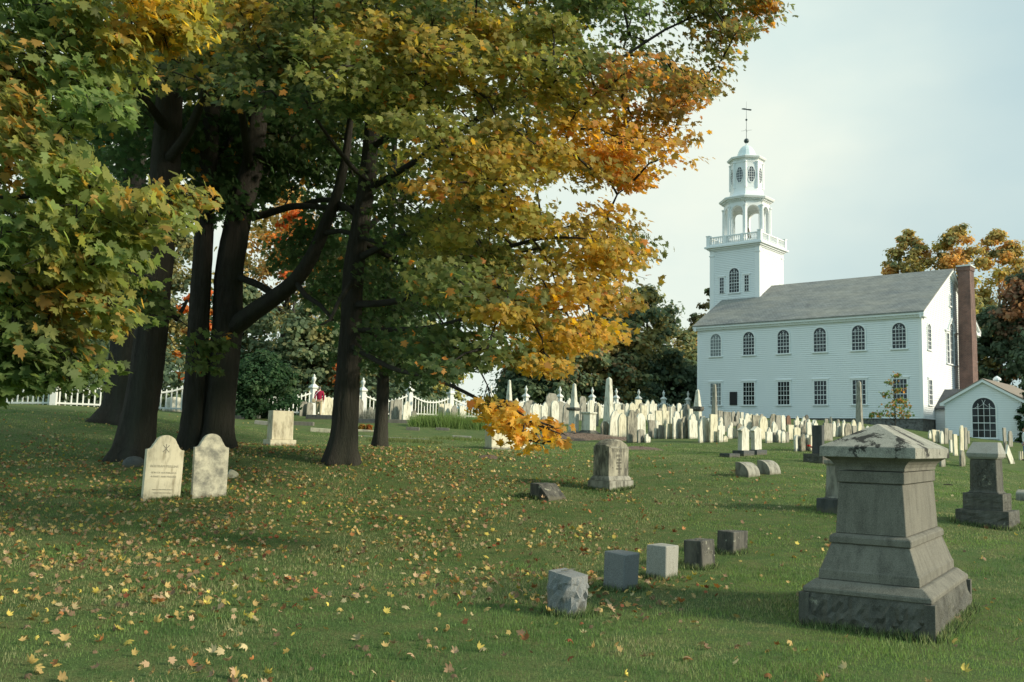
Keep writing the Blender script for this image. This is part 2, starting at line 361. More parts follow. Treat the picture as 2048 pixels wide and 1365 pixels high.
def window(parent, Mx, w, h, arch=False, cols=4, rows=5, cas=.11, sill=True, cap=False, glass='glass', mw=.028, name='window', label=None):
    inn = arch_pts(w, h, arch); 
    out = arch_pts(w+2*cas, h+cas, arch) 
    if not arch: out = [(-w/2-cas,0),(w/2+cas,0),(w/2+cas,h+cas),(-w/2-cas,h+cas)]
    out[0] = (-w/2-cas, -.02); out[1] = (w/2+cas, -.02)
    mb = MB(); frame_ring(mb, inn, out, .0, .085)
    if cap: mb.box(-w/2-cas-.09, w/2+cas+.09, 0, .12, h+cas+.002, h+cas+.10)
    mb.xform(Mx); fr = mb.build(name, M['trim'], parent)
    if label: fr['label'] = label
    g = MB(); g.face([(x, .040, z) for x, z in inn]); g.xform(Mx); g.build('pane', M[glass], fr)
    mu = MB(); zt = h-(w/2 if arch else 0)
    for i in range(1, cols):
        x = -w/2+w*i/cols; top = h-.01
        if arch: top = h-w/2+math.sqrt(max(0, (w/2)**2-x*x))-.01
        if arch and cols > 2: top = zt + (top-zt)*.55
        mu.box(x-mw/2, x+mw/2, .041, .062, .01, top)
    for i in range(1, rows):
        z = zt*i/rows if arch else h*i/rows; t_ = mw*(1.9 if i == rows//2 else 1)
        mu.box(-w/2+.002, w/2-.002, .042, .064 if i != rows//2 else .069, z-t_/2, z+t_/2)
    if arch:
        mu.box(-w/2+.002, w/2-.002, .042, .0645, zt-mw/2, zt+mw/2)
        for rr_ in (.30, .62):                                   # curved tracery in the head
            for sgn in (-1, 1):
                pts = [(sgn*(w/2-w*rr_*.98*math.sin(q)) , zt+w*rr_*.95*(1-math.cos(q))*1.0) for q in np.linspace(0, 1.25, 7)]
                pts = [(x, z) for x, z in pts if x*x+(z-zt)**2 < (w/2-.02)**2]
                for (xa, za), (xb, zb) in zip(pts[:-1], pts[1:]):
                    mu.face([(xa-mw/2,.061,za),(xa+mw/2,.061,za),(xb+mw/2,.061,zb),(xb-mw/2,.061,zb)])
    mu.xform(Mx); mu.build('muntin', M['trim'], fr)
    if sill:
        sb = MB(); sb.box(-w/2-cas-.07, w/2+cas+.07, .0, .14, -.12, -.022); sb.xform(Mx); sb.build('sill', M['trim'], fr)
    return fr
EAVE = CH
def rz_at(x): return EAVE + CR*(1-abs(x-CW/2)/(CW/2))
# walls
mb = MB()
pr = [(0,0),(CW,0),(CW,EAVE),(CW/2,EAVE+CR),(0,EAVE)]
mb.prism(pr, (1,0,0), (0,0,1), (0,CL,0))
siding(mb, (0,0,0), (0,1,0), (-1,0,0), 0, EAVE-.3, lambda z: .22, lambda z: CL-.22)
siding(mb, (0,0,0), (1,0,0), (0,-1,0), 0, EAVE+CR-.1, lambda z: .22 if z < EAVE else (z-EAVE)/CR*CW/2+.05, lambda z: CW-.22 if z < EAVE else CW-(z-EAVE)/CR*CW/2-.05)
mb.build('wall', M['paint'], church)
for (x0,x1,y0,y1) in ((-.045,.22,-.045,.22),(-.045,.22,CL-.22,CL+.045),(CW-.22,CW+.045,-.045,.22)):
    cb = MB(); cb.box(x0,x1,y0,y1,0.01,EAVE-.25); cb.build('corner_board', M['trim'], church)
fo = MB(); fo.box(.08, CW-.08, .08, CL-.08, -3.5, -.002)
M['foundation'] = stone('foundation_stone', (.24,.235,.21), (.14,.135,.12), (.06,.055,.05), .6, nscale=1.6, bd=.03, vert=False, foot=False)
fo.build('foundation', M['foundation'], church)
# roof
m, n, l, b = newmat('slate_roof'); v = objvec(n, l, (1,1,1), False)
bt = n.new('ShaderNodeTexBrick'); bt.inputs['Scale'].default_value = 1.0; bt.inputs['Brick Width'].default_value = .28; bt.inputs['Row Height'].default_value = .2
bt.inputs['Mortar Size'].default_value = .012; bt.offset = .5
bt.inputs['Color1'].default_value = (.245,.255,.24,1); bt.inputs['Color2'].default_value = (.165,.175,.175,1); bt.inputs['Mortar'].default_value = (.06,.06,.06,1)
mp = n.new('ShaderNodeMapping'); mp.inputs['Rotation'].default_value = (0, 0, math.pi/2); l.new(v, mp.inputs['Vector']); l.new(mp.outputs['Vector'], bt.inputs['Vector'])
s1 = noise(n, l, .55, 6, .7, objvec(n, l, (1, .35, 1), False)); rr = ramp(n, [(.35,(0,0,0)),(.72,(1,1,1))]); l.new(s1.outputs['Fac'], rr.inputs['Fac'])
c = mix(n, l, rr.outputs['Color'], bt.outputs['Color'], (.30,.285,.235))
s2 = noise(n, l, 2.3, 5, .7, objvec(n, l, (1, .5, 1), False)); rr2 = ramp(n, [(.3,(.72,.72,.72)),(.7,(1.18,1.18,1.18))]); l.new(s2.outputs['Fac'], rr2.inputs['Fac'])
c = mix(n, l, 1.0, c, rr2.outputs['Color'], 'MULTIPLY')
l.new(c, b.inputs['Base Color']); b.inputs['Roughness'].default_value = .7; bump(n, l, b, bt.outputs['Fac'], .02, .5)
M['slate'] = m
def roof_slabs(mb, W_, L0, L1, ev, rise, over, ends, th=.10, x0=0.0):
    sl = rise/(W_/2); zo = ev-over*sl
    for sgn in (-1, 1):
        xc = x0+W_/2
        p = [(xc+sgn*(W_/2+over), L0-ends, zo+.16), (xc+sgn*(W_/2+over), L1+ends, zo+.16), (xc, L1+ends, ev+rise+.16), (xc, L0-ends, ev+rise+.16)]
        q = [(a, b_, c_+th) for a, b_, c_ in p]
        b0 = len(mb.v); mb.v += p+q
        mb.f += [tuple(b0+i for i in f_) for f_ in ((0,1,2,3),(4,7,6,5),(0,4,5,1),(1,5,6,2),(2,6,7,3),(3,7,4,0))]
rf = MB(); roof_slabs(rf, CW, 0, CL, EAVE, CR, .42, .34); rf.build('roof', M['slate'], church)
co = MB()   # cornice boxes along the eave, raking boards on the gables
for sx in (0, CW):
    s_ = -1 if sx == 0 else 1
    a_, b_ = sorted((sx+s_*.001, sx+s_*.36)); co.box(a_, b_, -.30, CL+.30, EAVE-.235, EAVE-.045)
    a_, b_ = sorted((sx+s_*.001, sx+s_*.20)); co.box(a_, b_, -.12, CL+.12, EAVE-.42, EAVE-.237)
    for k in range(int(CL/.26)):                                # dentils
        a_, b_ = sorted((sx+s_*.201, sx+s_*.27)); co.box(a_, b_, .05+k*.26, .05+k*.26+.13, EAVE-.34, EAVE-.238)
for yy, s_ in ((0,-1),(CL,1)):
    sl = CR/(CW/2)
    for sg in (-1, 1):
        xc = CW/2; xe = xc+sg*(CW/2+.40); ze = EAVE-.40*sl
        for d0, d1, top, bot in ((.001,.32,.155,.0),(.001,.14,.0,-.28)):
            y0_, y1_ = yy+s_*d0, yy+s_*d1
            P_ = [(xe, ze+bot), (xe, ze+top), (xc, EAVE+CR+top), (xc, EAVE+CR+bot)]
            co.rings([[(x, y0_, z) for x, z in P_], [(x, y1_, z) for x, z in P_]])
    for sx, s2 in ((0,-1),(CW,1)):                               # short eave returns
        a_, b_ = sorted((sx+s2*.355, sx-s2*.75)); c_, d_ = sorted((yy+s_*.003, yy+s_*.30)); co.box(a_, b_, c_, d_, EAVE-.40, EAVE-.18)
co.build('cornice', M['trim'], church)
# side wall windows
SM = lambda a, z: plane_M((-.0, a, z), (0,1,0), (-1,0,0))
for k in range(6):
    a = 1.66+3.172*k
    window(church, SM(a, 1.14), 1.02, 1.90, False, 4, 5, cap=True, glass='reflection_glass' if k == 5 else 'glass')
    window(church, SM(a, 5.46), 1.02, 1.98, True, 4, 5, glass='reflection_glass' if k == 5 else 'glass')
pl = MB(); pl.box(-.09, -.037, 15.45, 16.15, 1.12, 2.27); pl.build('notice_board', M['black'], church)
EM = lambda x, z: plane_M((x, -.0, z), (1,0,0), (0,-1,0))
for x in (1.75, CW-1.75):
    window(church, EM(x, 1.14), .80, 1.90, False, 3, 5, cap=True); window(church, EM(x, 5.46), .80, 1.98, True, 3, 5)
at_w = window(church, EM(CW/2, 9.6), .55, .95, True, 2, 2, name='attic_window')
vw = window(church, EM(CW/2, 4.75), .95, 3.35, True, 3, 5, name='venetian_window', cas=.16)
for dx in (-1.05, 1.05): window(church, EM(CW/2+dx, 4.75), .6, 2.45, False, 2, 5, cas=.13, name='side_light', cap=True)
pd = MB(); pd.box(CW/2-1.75, CW/2-.66, -.16, -.0, 7.36, 7.48); pd.box(CW/2+.66, CW/2+1.75, -.16, -.0, 7.36, 7.48)
for sg in (-1, 1):
    P_ = [(CW/2+sg*1.05, 7.49), (CW/2+sg*1.05, 7.62), (CW/2, 8.62), (CW/2, 8.47)]
    pd.rings([[(x, -.002, z) for x, z in P_], [(x, -.15, z) for x, z in P_]])
pd.build('pediment', M['trim'], church)
# chimney
m, n, l, b = newmat('red_brick'); v = objvec(n, l, (1,1,1), False)
bt = n.new('ShaderNodeTexBrick'); bt.inputs['Scale'].default_value = 1; bt.inputs['Brick Width'].default_value = .22; bt.inputs['Row Height'].default_value = .075; bt.inputs['Mortar Size'].default_value = .009
bt.inputs['Color1'].default_value = (.19,.085,.062,1); bt.inputs['Color2'].default_value = (.13,.06,.047,1); bt.inputs['Mortar'].default_value = (.22,.19,.16,1)
cx_ = n.new('ShaderNodeSeparateXYZ'); l.new(v, cx_.inputs[0]); sm = n.new('ShaderNodeMath'); l.new(cx_.outputs['X'], sm.inputs[0]); l.new(cx_.outputs['Y'], sm.inputs[1])
cc = n.new('ShaderNodeCombineXYZ'); l.new(sm.outputs[0], cc.inputs['X']); l.new(cx_.outputs['Z'], cc.inputs['Y']); l.new(cc.outputs[0], bt.inputs['Vector'])
s1 = noise(n, l, 1.2, 6, .7, v); r = ramp(n, [(.42,(0,0,0)),(.75,(1,1,1))]); l.new(s1.outputs['Fac'], r.inputs['Fac'])
c = mix(n, l, r.outputs['Color'], bt.outputs['Color'], (.075,.05,.042)); l.new(c, b.inputs['Base Color']); b.inputs['Roughness'].default_value = .9
bump(n, l, b, bt.outputs['Fac'], .01, .5); M['brick'] = m
ch = MB(); CX, CY = 8.95, -.95
ch.rect_rings([(-3.4,.80,.56),(7.6,.74,.52),(12.6,.62,.46),(12.62,.68,.51),(12.95,.70,.53)], CX, CY)
chi = ch.build('chimney', M['brick'], church)
cp = MB(); cp.box(CX-.75, CX+.75, CY-.57, CY+.57, 12.951, 13.07); cp.build('chimney_cap', M['trim_grey'], chi)
# ------------------------------------------------------------------ tower
TA, TW = 15.84, 5.05; TX0 = CW/2-TW/2; TX1 = TX0+TW; TY0, TY1 = TA, TA+TW; TZ = 16.2; TC = (CW/2, TA+TW/2)
tw = MB(); tw.box(TX0, TX1, TY0, TY1, -2.5, TZ)
siding(tw, (TX0,TY0,0), (0,1,0), (-1,0,0), 8.16, TZ-.2, lambda z: .2, lambda z: TW-.2)
siding(tw, (TX0,TY0,0), (1,0,0), (0,-1,0), 8.16, TZ-.2, lambda z: .2, lambda z: TW-.2)
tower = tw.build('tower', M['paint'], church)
for x0 in (TX0-.045, TX1-.405):
    for y0 in (TY0-.045, TY1-.405):
        tb = MB(); tb.box(x0, x0+.45, y0, y0+.45, 8.0, TZ-.12)
        tb.box(x0-.05, x0+.50, y0-.05, y0+.50, TZ-.62, TZ-.50)
        tb.build('corner_board', M['trim'], tower)
tcn = MB(); g_ = lambda e, z0, z1: tcn.box(TX0-e, TX1+e, TY0-e, TY1+e, z0, z1)
g_(.10, TZ-.10, TZ+.02); g_(.24, TZ+.021, TZ+.17); g_(.44, TZ+.171, TZ+.32); g_(.34, TZ+.321, TZ+.36)
tcn.build('cornice', M['trim'], tower)
ba = MB(); zb = TZ+.36; e = .12
X0, X1, Y0_, Y1_ = TX0-e, TX1+e, TY0-e, TY1+e
for (x, y) in ((X0,Y0_),(X1,Y0_),(X0,Y1_),(X1,Y1_)):
    ba.box(x-.17, x+.17, y-.17, y+.17, zb+.002, zb+.98); ba.box(x-.21, x+.21, y-.21, y+.21, zb+.981, zb+1.06)
for q in (Y0_, Y1_):
    ba.box(X0+.18, X1-.18, q-.09, q+.09, zb+.80, zb+.90); ba.box(X0+.18, X1-.18, q-.10, q+.10, zb+.003, zb+.20)
    for p_ in (X0+1.76, X0+3.53): ba.box(p_-.15, p_+.15, q-.11, q+.11, zb+.201, zb+.92)
for q in (X0, X1):
    ba.box(q-.09, q+.09, Y0_+.18, Y1_-.18, zb+.80, zb+.90); ba.box(q-.10, q+.10, Y0_+.18, Y1_-.18, zb+.003, zb+.20)
    for p_ in (Y0_+1.76, Y0_+3.53): ba.box(q-.11, q+.11, p_-.15, p_+.15, zb+.201, zb+.92)
for k in range(26):
    t_ = X0+.3+k*(X1-X0-.6)/25; u_ = Y0_+.3+k*(Y1_-Y0_-.6)/25
    for q in (Y0_, Y1_): ba.lathe([(.035,zb+.2),(.06,zb+.32),(.03,zb+.5),(.055,zb+.68),(.035,zb+.8)], 6, t_, q)
    for q in (X0, X1): ba.lathe([(.035,zb+.2),(.06,zb+.32),(.03,zb+.5),(.055,zb+.68),(.035,zb+.8)], 6, q, u_)
ba.build('balustrade', M['trim'], tower)
TM = lambda a, z: plane_M((TX0, TA+a, z), (0,1,0), (-1,0,0))
window(tower, TM(TW/2+.0, 11.95), 1.0, 2.3, True, 4, 6, name='tower_window')
for d_ in (-1.28, 1.28): window(tower, TM(TW/2+d_, 11.95), .42, 1.5, False, 2, 5, cas=.09, name='side_light', sill=False, cap=True)
# octagonal belfry
OC = math.pi/8
def octo(r): return [(TC[0]+r/math.cos(OC)*math.cos(OC+k*math.pi/4), TC[1]+r/math.cos(OC)*math.sin(OC+k*math.pi/4)) for k in range(8)]
def octring(mb, lv, cap0=True, cap1=True): mb.rings([[(x, y, z) for x, y in octo(r)] for z, r in lv], cap0, cap1)
RB = 2.02; zf = TZ+.36; zc0, zc1 = 20.0, 20.9
be = MB(); octring(be, [(zf+.002, RB+.25), (zf+.35, RB+.25), (zf+.36, RB+.12), (zf+.5, RB+.12)])
belfry = be.build('belfry', M['trim'], church)
corners = octo(RB)
for k in range(8):
    x, y = corners[k]; ang = OC+k*math.pi/4
    cl = MB(); cl.lathe([(.20, zf+.5), (.20, zf+.72), (.145, zf+.75), (.13, zc0+.3), (.19, zc0+.31), (.20, zc0+.45)], 10, x, y); 
    cl.build('column', M['trim'], belfry, smooth=False)
    # arch spandrel on each face
    a, b_ = Vector((*corners[k], 0)), Vector((*corners[(k+1) % 8], 0)); fw = (b_-a).length; s_ = (b_-a).normalized(); nn = Vector((s_.y, -s_.x, 0))
    sp = MB(); r_ = fw/2-.24; zs = zc0-.18; top = zc1
    ou = [(-fw/2+.001, zs), (-r_, zs)] + [(-r_*math.cos(q), zs+.98*r_*math.sin(q)) for q in np.linspace(0, math.pi, 15)[1:-1]] + [(r_, zs), (fw/2-.001, zs), (fw/2-.001, top), (-fw/2+.001, top)]
    # build as quads between arch curve and top line
    cur = ou[1:-3]
    for (xa, za), (xb, zb_) in zip(cur[:-1], cur[1:]):
        for nn0 in (.0, -.34):
            sp.face([(xa, nn0, za), (xb, nn0, zb_), (xb, nn0, top), (xa, nn0, top)])
        sp.face([(xa, 0, za), (xa, -.34, za), (xb, -.34, zb_), (xb, 0, zb_)])
    for x0_, x1_ in ((-fw/2+.08, -r_), (r_, fw/2-.08)):
        sp.box(x0_, x1_, -.34, 0, zf+.5, top)
    mid = (a+b_)/2; sp.xform(Matrix(((s_.x, nn.x, 0, mid.x), (s_.y, nn.y, 0, mid.y), (0,0,1,0), (0,0,0,1))))
    sp.build('arch', M['trim'], belfry)
be2 = MB(); octring(be2, [(zc1-.25, RB-.3), (zc1-.001, RB-.3)]); be2.build('ceiling', M['trim_grey'], belfry)
bc = MB(); octring(bc, [(zc1-.12, RB+.06), (zc1+.02, RB+.08), (zc1+.12, RB+.20), (zc1+.13, RB+.36), (zc1+.30, RB+.44), (zc1+.36, RB+.40), (zc1+.62, 1.55)])
bc.build('cornice', M['trim'], belfry)
dn = MB()
for k in range(8):
    c0, c1 = octo(RB+.14)[k], octo(RB+.14)[(k+1) % 8]
    for j in range(9):
        t_ = (j+.5)/9; x, y = c0[0]+(c1[0]-c0[0])*t_, c0[1]+(c1[1]-c0[1])*t_; dn.box(x-.06, x+.06, y-.06, y+.06, zc1-.02, zc1+.128)
dn.build('dentil', M['trim'], belfry)
# bell glimpsed through the arches
bl = MB(); bl.lathe([(.05,zf+2.1),(.22,zf+2.0),(.30,zf+1.6),(.38,zf+1.25),(.52,zf+1.05)], 16, *TC)
M['bronze'] = plain('bell_metal', (.10,.09,.06), .45, .2); bl.build('bell', M['bronze'], belfry, smooth=True)
# lantern with oval windows
zl0, zl1 = zc1+.6, 25.15; RL = 1.42
la = MB(); octring(la, [(zl0-.02, RL+.30), (zl0+.12, RL+.16), (zl0+.4, RL+.05), (zl0+.8, RL), (zl1, RL)])
lantern = la.build('lantern', M['trim'], church)
lc = MB(); octring(lc, [(zl1-.4, RL+.03), (zl1-.18, RL+.04), (zl1-.02, RL+.13), (zl1, RL+.26), (zl1+.15, RL+.33), (zl1+.2, RL+.30), (zl1+.42, .95)])
lc.build('cornice', M['trim'], lantern)
pi_ = MB()
for x, y in octo(RL+.01): pi_.lathe([(.13, zl0+.75), (.12, zl1-.42), (.16, zl1-.41), (.16, zl1-.3)], 8, x, y)
pi_.build('pilaster', M['trim'], lantern)
M['oval_glass'] = plain('oval_glass', (.05,.06,.07), .2, .2, 4, .5)
for k in range(8):
    c0, c1 = Vector((*octo(RL)[k], 0)), Vector((*octo(RL)[(k+1) % 8], 0)); s_ = (c1-c0).normalized(); nn = Vector((s_.y, -s_.x, 0)); mid = (c0+c1)/2
    Mx = Matrix(((s_.x, nn.x, 0, mid.x), (s_.y, nn.y, 0, mid.y), (0,0,1,(zl0+zl1)/2+.22), (0,0,0,1)))
    el = lambda a, c_: [(a*math.cos(q), c_*math.sin(q)) for q in np.linspace(0, 2*math.pi, 21)[:-1]]
    ow = MB(); frame_ring(ow, el(.35,.76), el(.44,.86), 0, .05); ow.xform(Mx); o_ = ow.build('oval_window', M['trim'], lantern)
    mg = MB(); mg.face([(x, .012, z) for x, z in el(.35,.76)])
    mg.xform(Mx); 
    mg.build('pane', M['oval_glass'], o_).parent = lantern
    mu = MB()
    for x in (-.175, 0, .175): hh = .76*math.sqrt(1-(x/.35)**2); mu.box(x-.014, x+.014, .013, .03, -hh, hh)
    for z in (-.5, -.25, 0, .25, .5): ww = .35*math.sqrt(1-(z/.76)**2); mu.box(-ww, ww, .014, .031, z-.014, z+.014)
    mu.xform(Mx); mu.build('muntin', M['trim'], o_).parent = lantern
do = MB(); zd = zl1+.40
do.lathe([(.98,zd),(.93,zd+.1),(.86,zd+.35),(.76,zd+.65),(.60,zd+.92),(.40,zd+1.12),(.18,zd+1.24),(.07,zd+1.30),(.05,zd+1.5)], 16, *TC)
M['dome'] = plain('dome_metal', (.66,.74,.72), .4, .06, 2, .4)
dome = do.build('dome', M['dome'], church)
M['dark_metal'] = plain('dark_metal', (.035,.05,.05), .35, .2, 5, .5)
vz = zd+1.72
bll = MB()
bll.lathe([(.01,vz-.25)]+[(.25*math.sin(q), vz-.25*math.cos(q)) for q in np.linspace(.3, math.pi-.3, 7)]+[(.01,vz+.25)], 12, *TC)
vane = bll.build('weather_vane', M['dark_metal'], church, smooth=True)
rd = MB(); rd.lathe([(.026,vz+.2),(.018,vz+2.2),(.008,vz+4.0)], 6, *TC)
rd.lathe([(.01,vz+2.02)]+[(.11*math.sin(q), vz+2.13-.11*math.cos(q)) for q in np.linspace(.3, math.pi-.3, 5)]+[(.01,vz+2.24)], 10, *TC)
for a in (0.3, 0.3+math.pi/2): rd.tube([(TC[0]-.5*math.cos(a), TC[1]-.5*math.sin(a), vz+1.05), (TC[0]+.5*math.cos(a), TC[1]+.5*math.sin(a), vz+1.05)], .012, 5)
rd.build('rod', M['dark_metal'], vane)
fi = MB(); 
prof = [(-.62,.0),(-.45,.10),(-.15,.12),(.1,.05),(.4,.02),(.62,-.12),(.5,-.02),(.66,.06),(.4,.07),(.1,-.06),(-.2,-.09),(-.48,-.06)]
fi.prism([(x*.82, z*.8) for x, z in prof], (math.cos(-.7), math.sin(-.7), 0), (0,0,1), (.03,.03,0), (TC[0], TC[1], vz+3.2)); fi.build('fish_pointer', M['dark_metal'], vane)

# ================================================================== ANNEX
# gable wall parallel to the church side; local axes as the church's
A0 = at(1891, 876, 70.0); AZ = 2.35
annex = empty('church_annex', (A0[0], A0[1], AZ), CRZ, 'low white clapboard annex with one tall arched window and a gabled roof', 'building')
AW, AD, AH, AR = 5.35, 9.0, 2.75, 1.55      # gable width runs along -y, depth along +x
mb = MB(); mb.prism([(0,-.35),(-AW,-.35),(-AW,AH),(-AW/2,AH+AR),(0,AH)], (0,1,0), (0,0,1), (AD,0,0))
siding(mb, (0,0,0), (0,-1,0), (-1,0,0), .0, AH+AR-.12, lambda z: .1 if z < AH else (z-AH)/AR*AW/2+.04, lambda z: AW-.1 if z < AH else AW-(z-AH)/AR*AW/2-.04, .13)
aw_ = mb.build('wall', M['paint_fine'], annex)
fo = MB(); fo.box(.06, AD-.06, -AW+.06, -.06, -2.0, -.352); fo.build('foundation', M['foundation'], annex)
M['slate_dark'] = plain('dark_slate', (.085,.09,.095), .75, .25, 3, .3, .01)
M['slate_brown'] = plain('brown_shingle', (.24,.20,.16), .85, .25, 3, .2, .01)
rf = MB(); sl = AR/(AW/2)
for sg in (0, 1):
    ye = .30 if sg == 0 else -AW-.30; ze = AH-.30*sl
    p = [(-.28,ye,ze+.10),(AD,ye,ze+.10),(AD,-AW/2,AH+AR+.10),(-.28,-AW/2,AH+AR+.10)]; q = [(x,y,z+.08) for x,y,z in p]
    b0 = len(rf.v); rf.v += p+q; rf.f += [tuple(b0+i for i in f_) for f_ in ((0,1,2,3),(4,7,6,5),(0,4,5,1),(1,5,6,2),(2,6,7,3),(3,7,4,0))]
rf.build('roof', M['slate_brown'], annex)
co = MB()
for sg in (0, 1):
    ye = .28 if sg == 0 else -AW-.28; ze = AH-.28*sl
    P_ = [(ye, ze-.10), (ye, ze+.098), (-AW/2, AH+AR+.098), (-AW/2, AH+AR-.10)]
    co.rings([[(-.002, y, z) for y, z in P_], [(-.26, y, z) for y, z in P_]])
    y0_, y1_ = (.001, .27) if sg == 0 else (-AW-.27, -AW-.001); co.box(-.25, AD, y0_, y1_, AH-.26, AH-.12)
co.build('cornice', M['trim'], annex)
window(annex, plane_M((0,-AW/2,.22), (0,-1,0), (-1,0,0)), 1.55, 2.85, True, 4, 4, name='arched_window', cas=.1)
# link between annex and church
LY1 = (Matrix.Rotation(-CRZ, 3, 'Z') @ (Vector((cpos.x, cpos.y, 0))-Vector((A0[0], A0[1], 0))))
lx0 = LY1.x+3.0; lk = MB(); lk.box(lx0, lx0+5.0, .002, LY1.y-.002, -2.0, 2.45)
siding(lk, (lx0,0,0), (0,1,0), (-1,0,0), -.26, 2.4, lambda z: .05, lambda z: LY1.y-.05, .13)
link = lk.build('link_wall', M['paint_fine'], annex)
lr = MB(); P_ = [(lx0-.3, 2.40), (lx0-.3, 2.52), (lx0+2.5, 4.12), (lx0+5.3, 2.52), (lx0+5.3, 2.40), (lx0+2.5, 3.98)]
lr.rings([[(x, -AW/2, z) for x, z in P_], [(x, LY1.y-.03, z) for x, z in P_]]); lr.build('link_roof', M['slate_dark'], annex)
dp = MB(); dp.tube([(lx0-.25,.35,2.35),(lx0-.25,.16,2.3),(lx0-.12,.10,2.0),(lx0-.12,.10,-.3)], .05, 6); dp.build('downspout', M['trim_grey'], annex)
vt = MB(); vt.lathe([(.16,3.6),(.16,4.75),(.30,4.76),(.30,4.9),(.20,5.0),(.03,5.12)], 12, lx0+2.7, -2.0); vt.build('roof_vent', M['trim'], annex, smooth=False)
# ================================================================== GRAVESTONES
STONE_YAW = .70                                   # stones stand parallel to the end of the church
def azof(p): return math.atan2(p[0], p[1])
def rockbox(mb, x0, x1, y0, y1, z0, z1, amp, seed, n=10, top_in=.02):
    """rough quarry-faced block: displaced sides, flat top with drafted margin"""
    rg = np.random.default_rng(seed)
    per = []
    for k in range(n): per.append((x0+(x1-x0)*k/n, y0, 0, -1))
    for k in range(n): per.append((x1, y0+(y1-y0)*k/n, 1, 0))
    for k in range(n): per.append((x1-(x1-x0)*k/n, y1, 0, 1))
    for k in range(n): per.append((x0, y1-(y1-y0)*k/n, -1, 0))
    rows = 9; rings = []
    for i in range(rows+1):
        t = i/rows; z = z0+(z1-z0)*t; r = []
        for k, (x, y, nx_, ny_) in enumerate(per):
            corner = k % n == 0
            b_ = amp*(.35+.65*math.sin(math.pi*min(1, t*1.02)))*(0.25 if corner else 1)*(rg.random()*.9+.1)
            if i == rows: b_ = 0
            if corner: nx2 = (-1 if x == x0 else 1); ny2 = (-1 if y == y0 else 1); r.append((x+nx2*b_*.4, y+ny2*b_*.4, z+(rg.random()-.5)*amp*.3*(0 < i < rows)))
            else: r.append((x+nx_*b_, y+ny_*b_, z+(rg.random()-.5)*amp*.5*(0 < i < rows)))
        rings.append(r)
    mb.rings(rings)
def text(body, size, mat, parent, loc, rot, name='inscription', extr=.002, align='CENTER'):
    cu = bpy.data.curves.new(name, 'FONT'); cu.body = body; cu.size = size; cu.extrude = extr; cu.align_x = align; cu.space_line = 1.05
    cu.materials.append(mat); t0 = bpy.data.objects.new(name+'_curve', cu); COL.objects.link(t0); bpy.context.view_layer.update()
    me = bpy.data.meshes.new_from_object(t0.evaluated_get(bpy.context.evaluated_depsgraph_get())); bpy.data.objects.remove(t0)
    t = bpy.data.objects.new(name, me); COL.objects.link(t); t.parent = parent; t.location = loc; t.rotation_euler = rot
    return t
def sprof(shape, w, h):
    """headstone outline in (s, z), base at z=0"""
    a = w/2; N = 9
    arc = lambda cx, cz, r, t0, t1, n=N, rz=None: [(cx+r*math.cos(t0+(t1-t0)*k/n), cz+(rz or r)*math.sin(t0+(t1-t0)*k/n)) for k in range(n+1)]
    if shape == 'flat': top = [(a, h), (-a, h)]
    elif shape == 'round': top = arc(0, h-a*.85, a, 0, math.pi, 12, a*.85)
    elif shape == 'low': top = arc(0, h-a*.32, a, 0, math.pi, 12, a*.32)
    elif shape == 'should': top = [(a, h-a*.80), (a*.82, h-a*.80)] + arc(0, h-a*.70, a*.66, 0, math.pi, 10, a*.70) + [(-a*.82, h-a*.80), (-a, h-a*.80)]
    elif shape == 'point': top = [(a, h-a*.75), (a*.55, h-a*.72), (a*.42, h-a*.40), (0, h), (-a*.42, h-a*.40), (-a*.55, h-a*.72), (-a, h-a*.75)]
    elif shape == 'gothic': top = [(a, h-a*1.1), (a*.86, h-a*.72), (a*.55, h-a*.30), (0, h), (-a*.55, h-a*.30), (-a*.86, h-a*.72), (-a, h-a*1.1)]
    elif shape == 'clip': top = [(a, h-a*.45), (a*.55, h), (-a*.55, h), (-a, h-a*.45)]
    elif shape == 'broken': top = [(a, h*.72), (a*.3, h*.80), (-a*.1, h), (-a*.7, h*.93), (-a, h*.78)]
    elif shape == 'ogee':
        sh = [(a, h-a*.76), (a*.88, h-a*.75), (a*.78, h-a*.70), (a*.70, h-a*.60), (a*.64, h-a*.48)]
        top = sh + [(a*.60*math.cos(q), h-a*.56+a*.56*math.sin(q)) for q in np.linspace(.28, math.pi-.28, 13)] + [(-x, z) for x, z in sh[::-1]]
    return [(-a*.99, 0), (a*.99, 0)] + top
SHN = {'flat':'square-topped','round':'round-topped','low':'low-arched','should':'shouldered round-topped','point':'pointed','gothic':'gothic-arched','clip':'clipped-corner','broken':'broken','ogee':'ogee-topped'}
MTN = {'white_marble':'white','cream_marble':'cream','grey_marble':'grey','stained_marble':'black-stained','dark_marble':'dark grey','brown_stone':'red-brown','granite_dark':'near-black','granite_light':'pale grey'}
R_ = random.Random(11)
def slab(name, p, w, h, th, shape, mat, yaw, label, cat='headstone', group=None, lean=(0,0), sink=.12, bev=.006):
    """upright slab as one mesh; local x = thickness direction away, y = along the face"""
    pr = sprof(shape, w, h+sink); mb = MB()
    mb.prism([(s, z-sink) for s, z in pr], (1,0,0), (0,0,1), (0,th,0), (0,-th/2,0))
    o = mb.build(name, M[mat], None, bevel=bev); o.location = p; o.rotation_euler = (lean[0], lean[1], math.pi/2-yaw)
    return tag(o, label, cat, group)
# local x axis of a slab runs along azimuth `yaw` (the face), the inscribed face looks to local -y

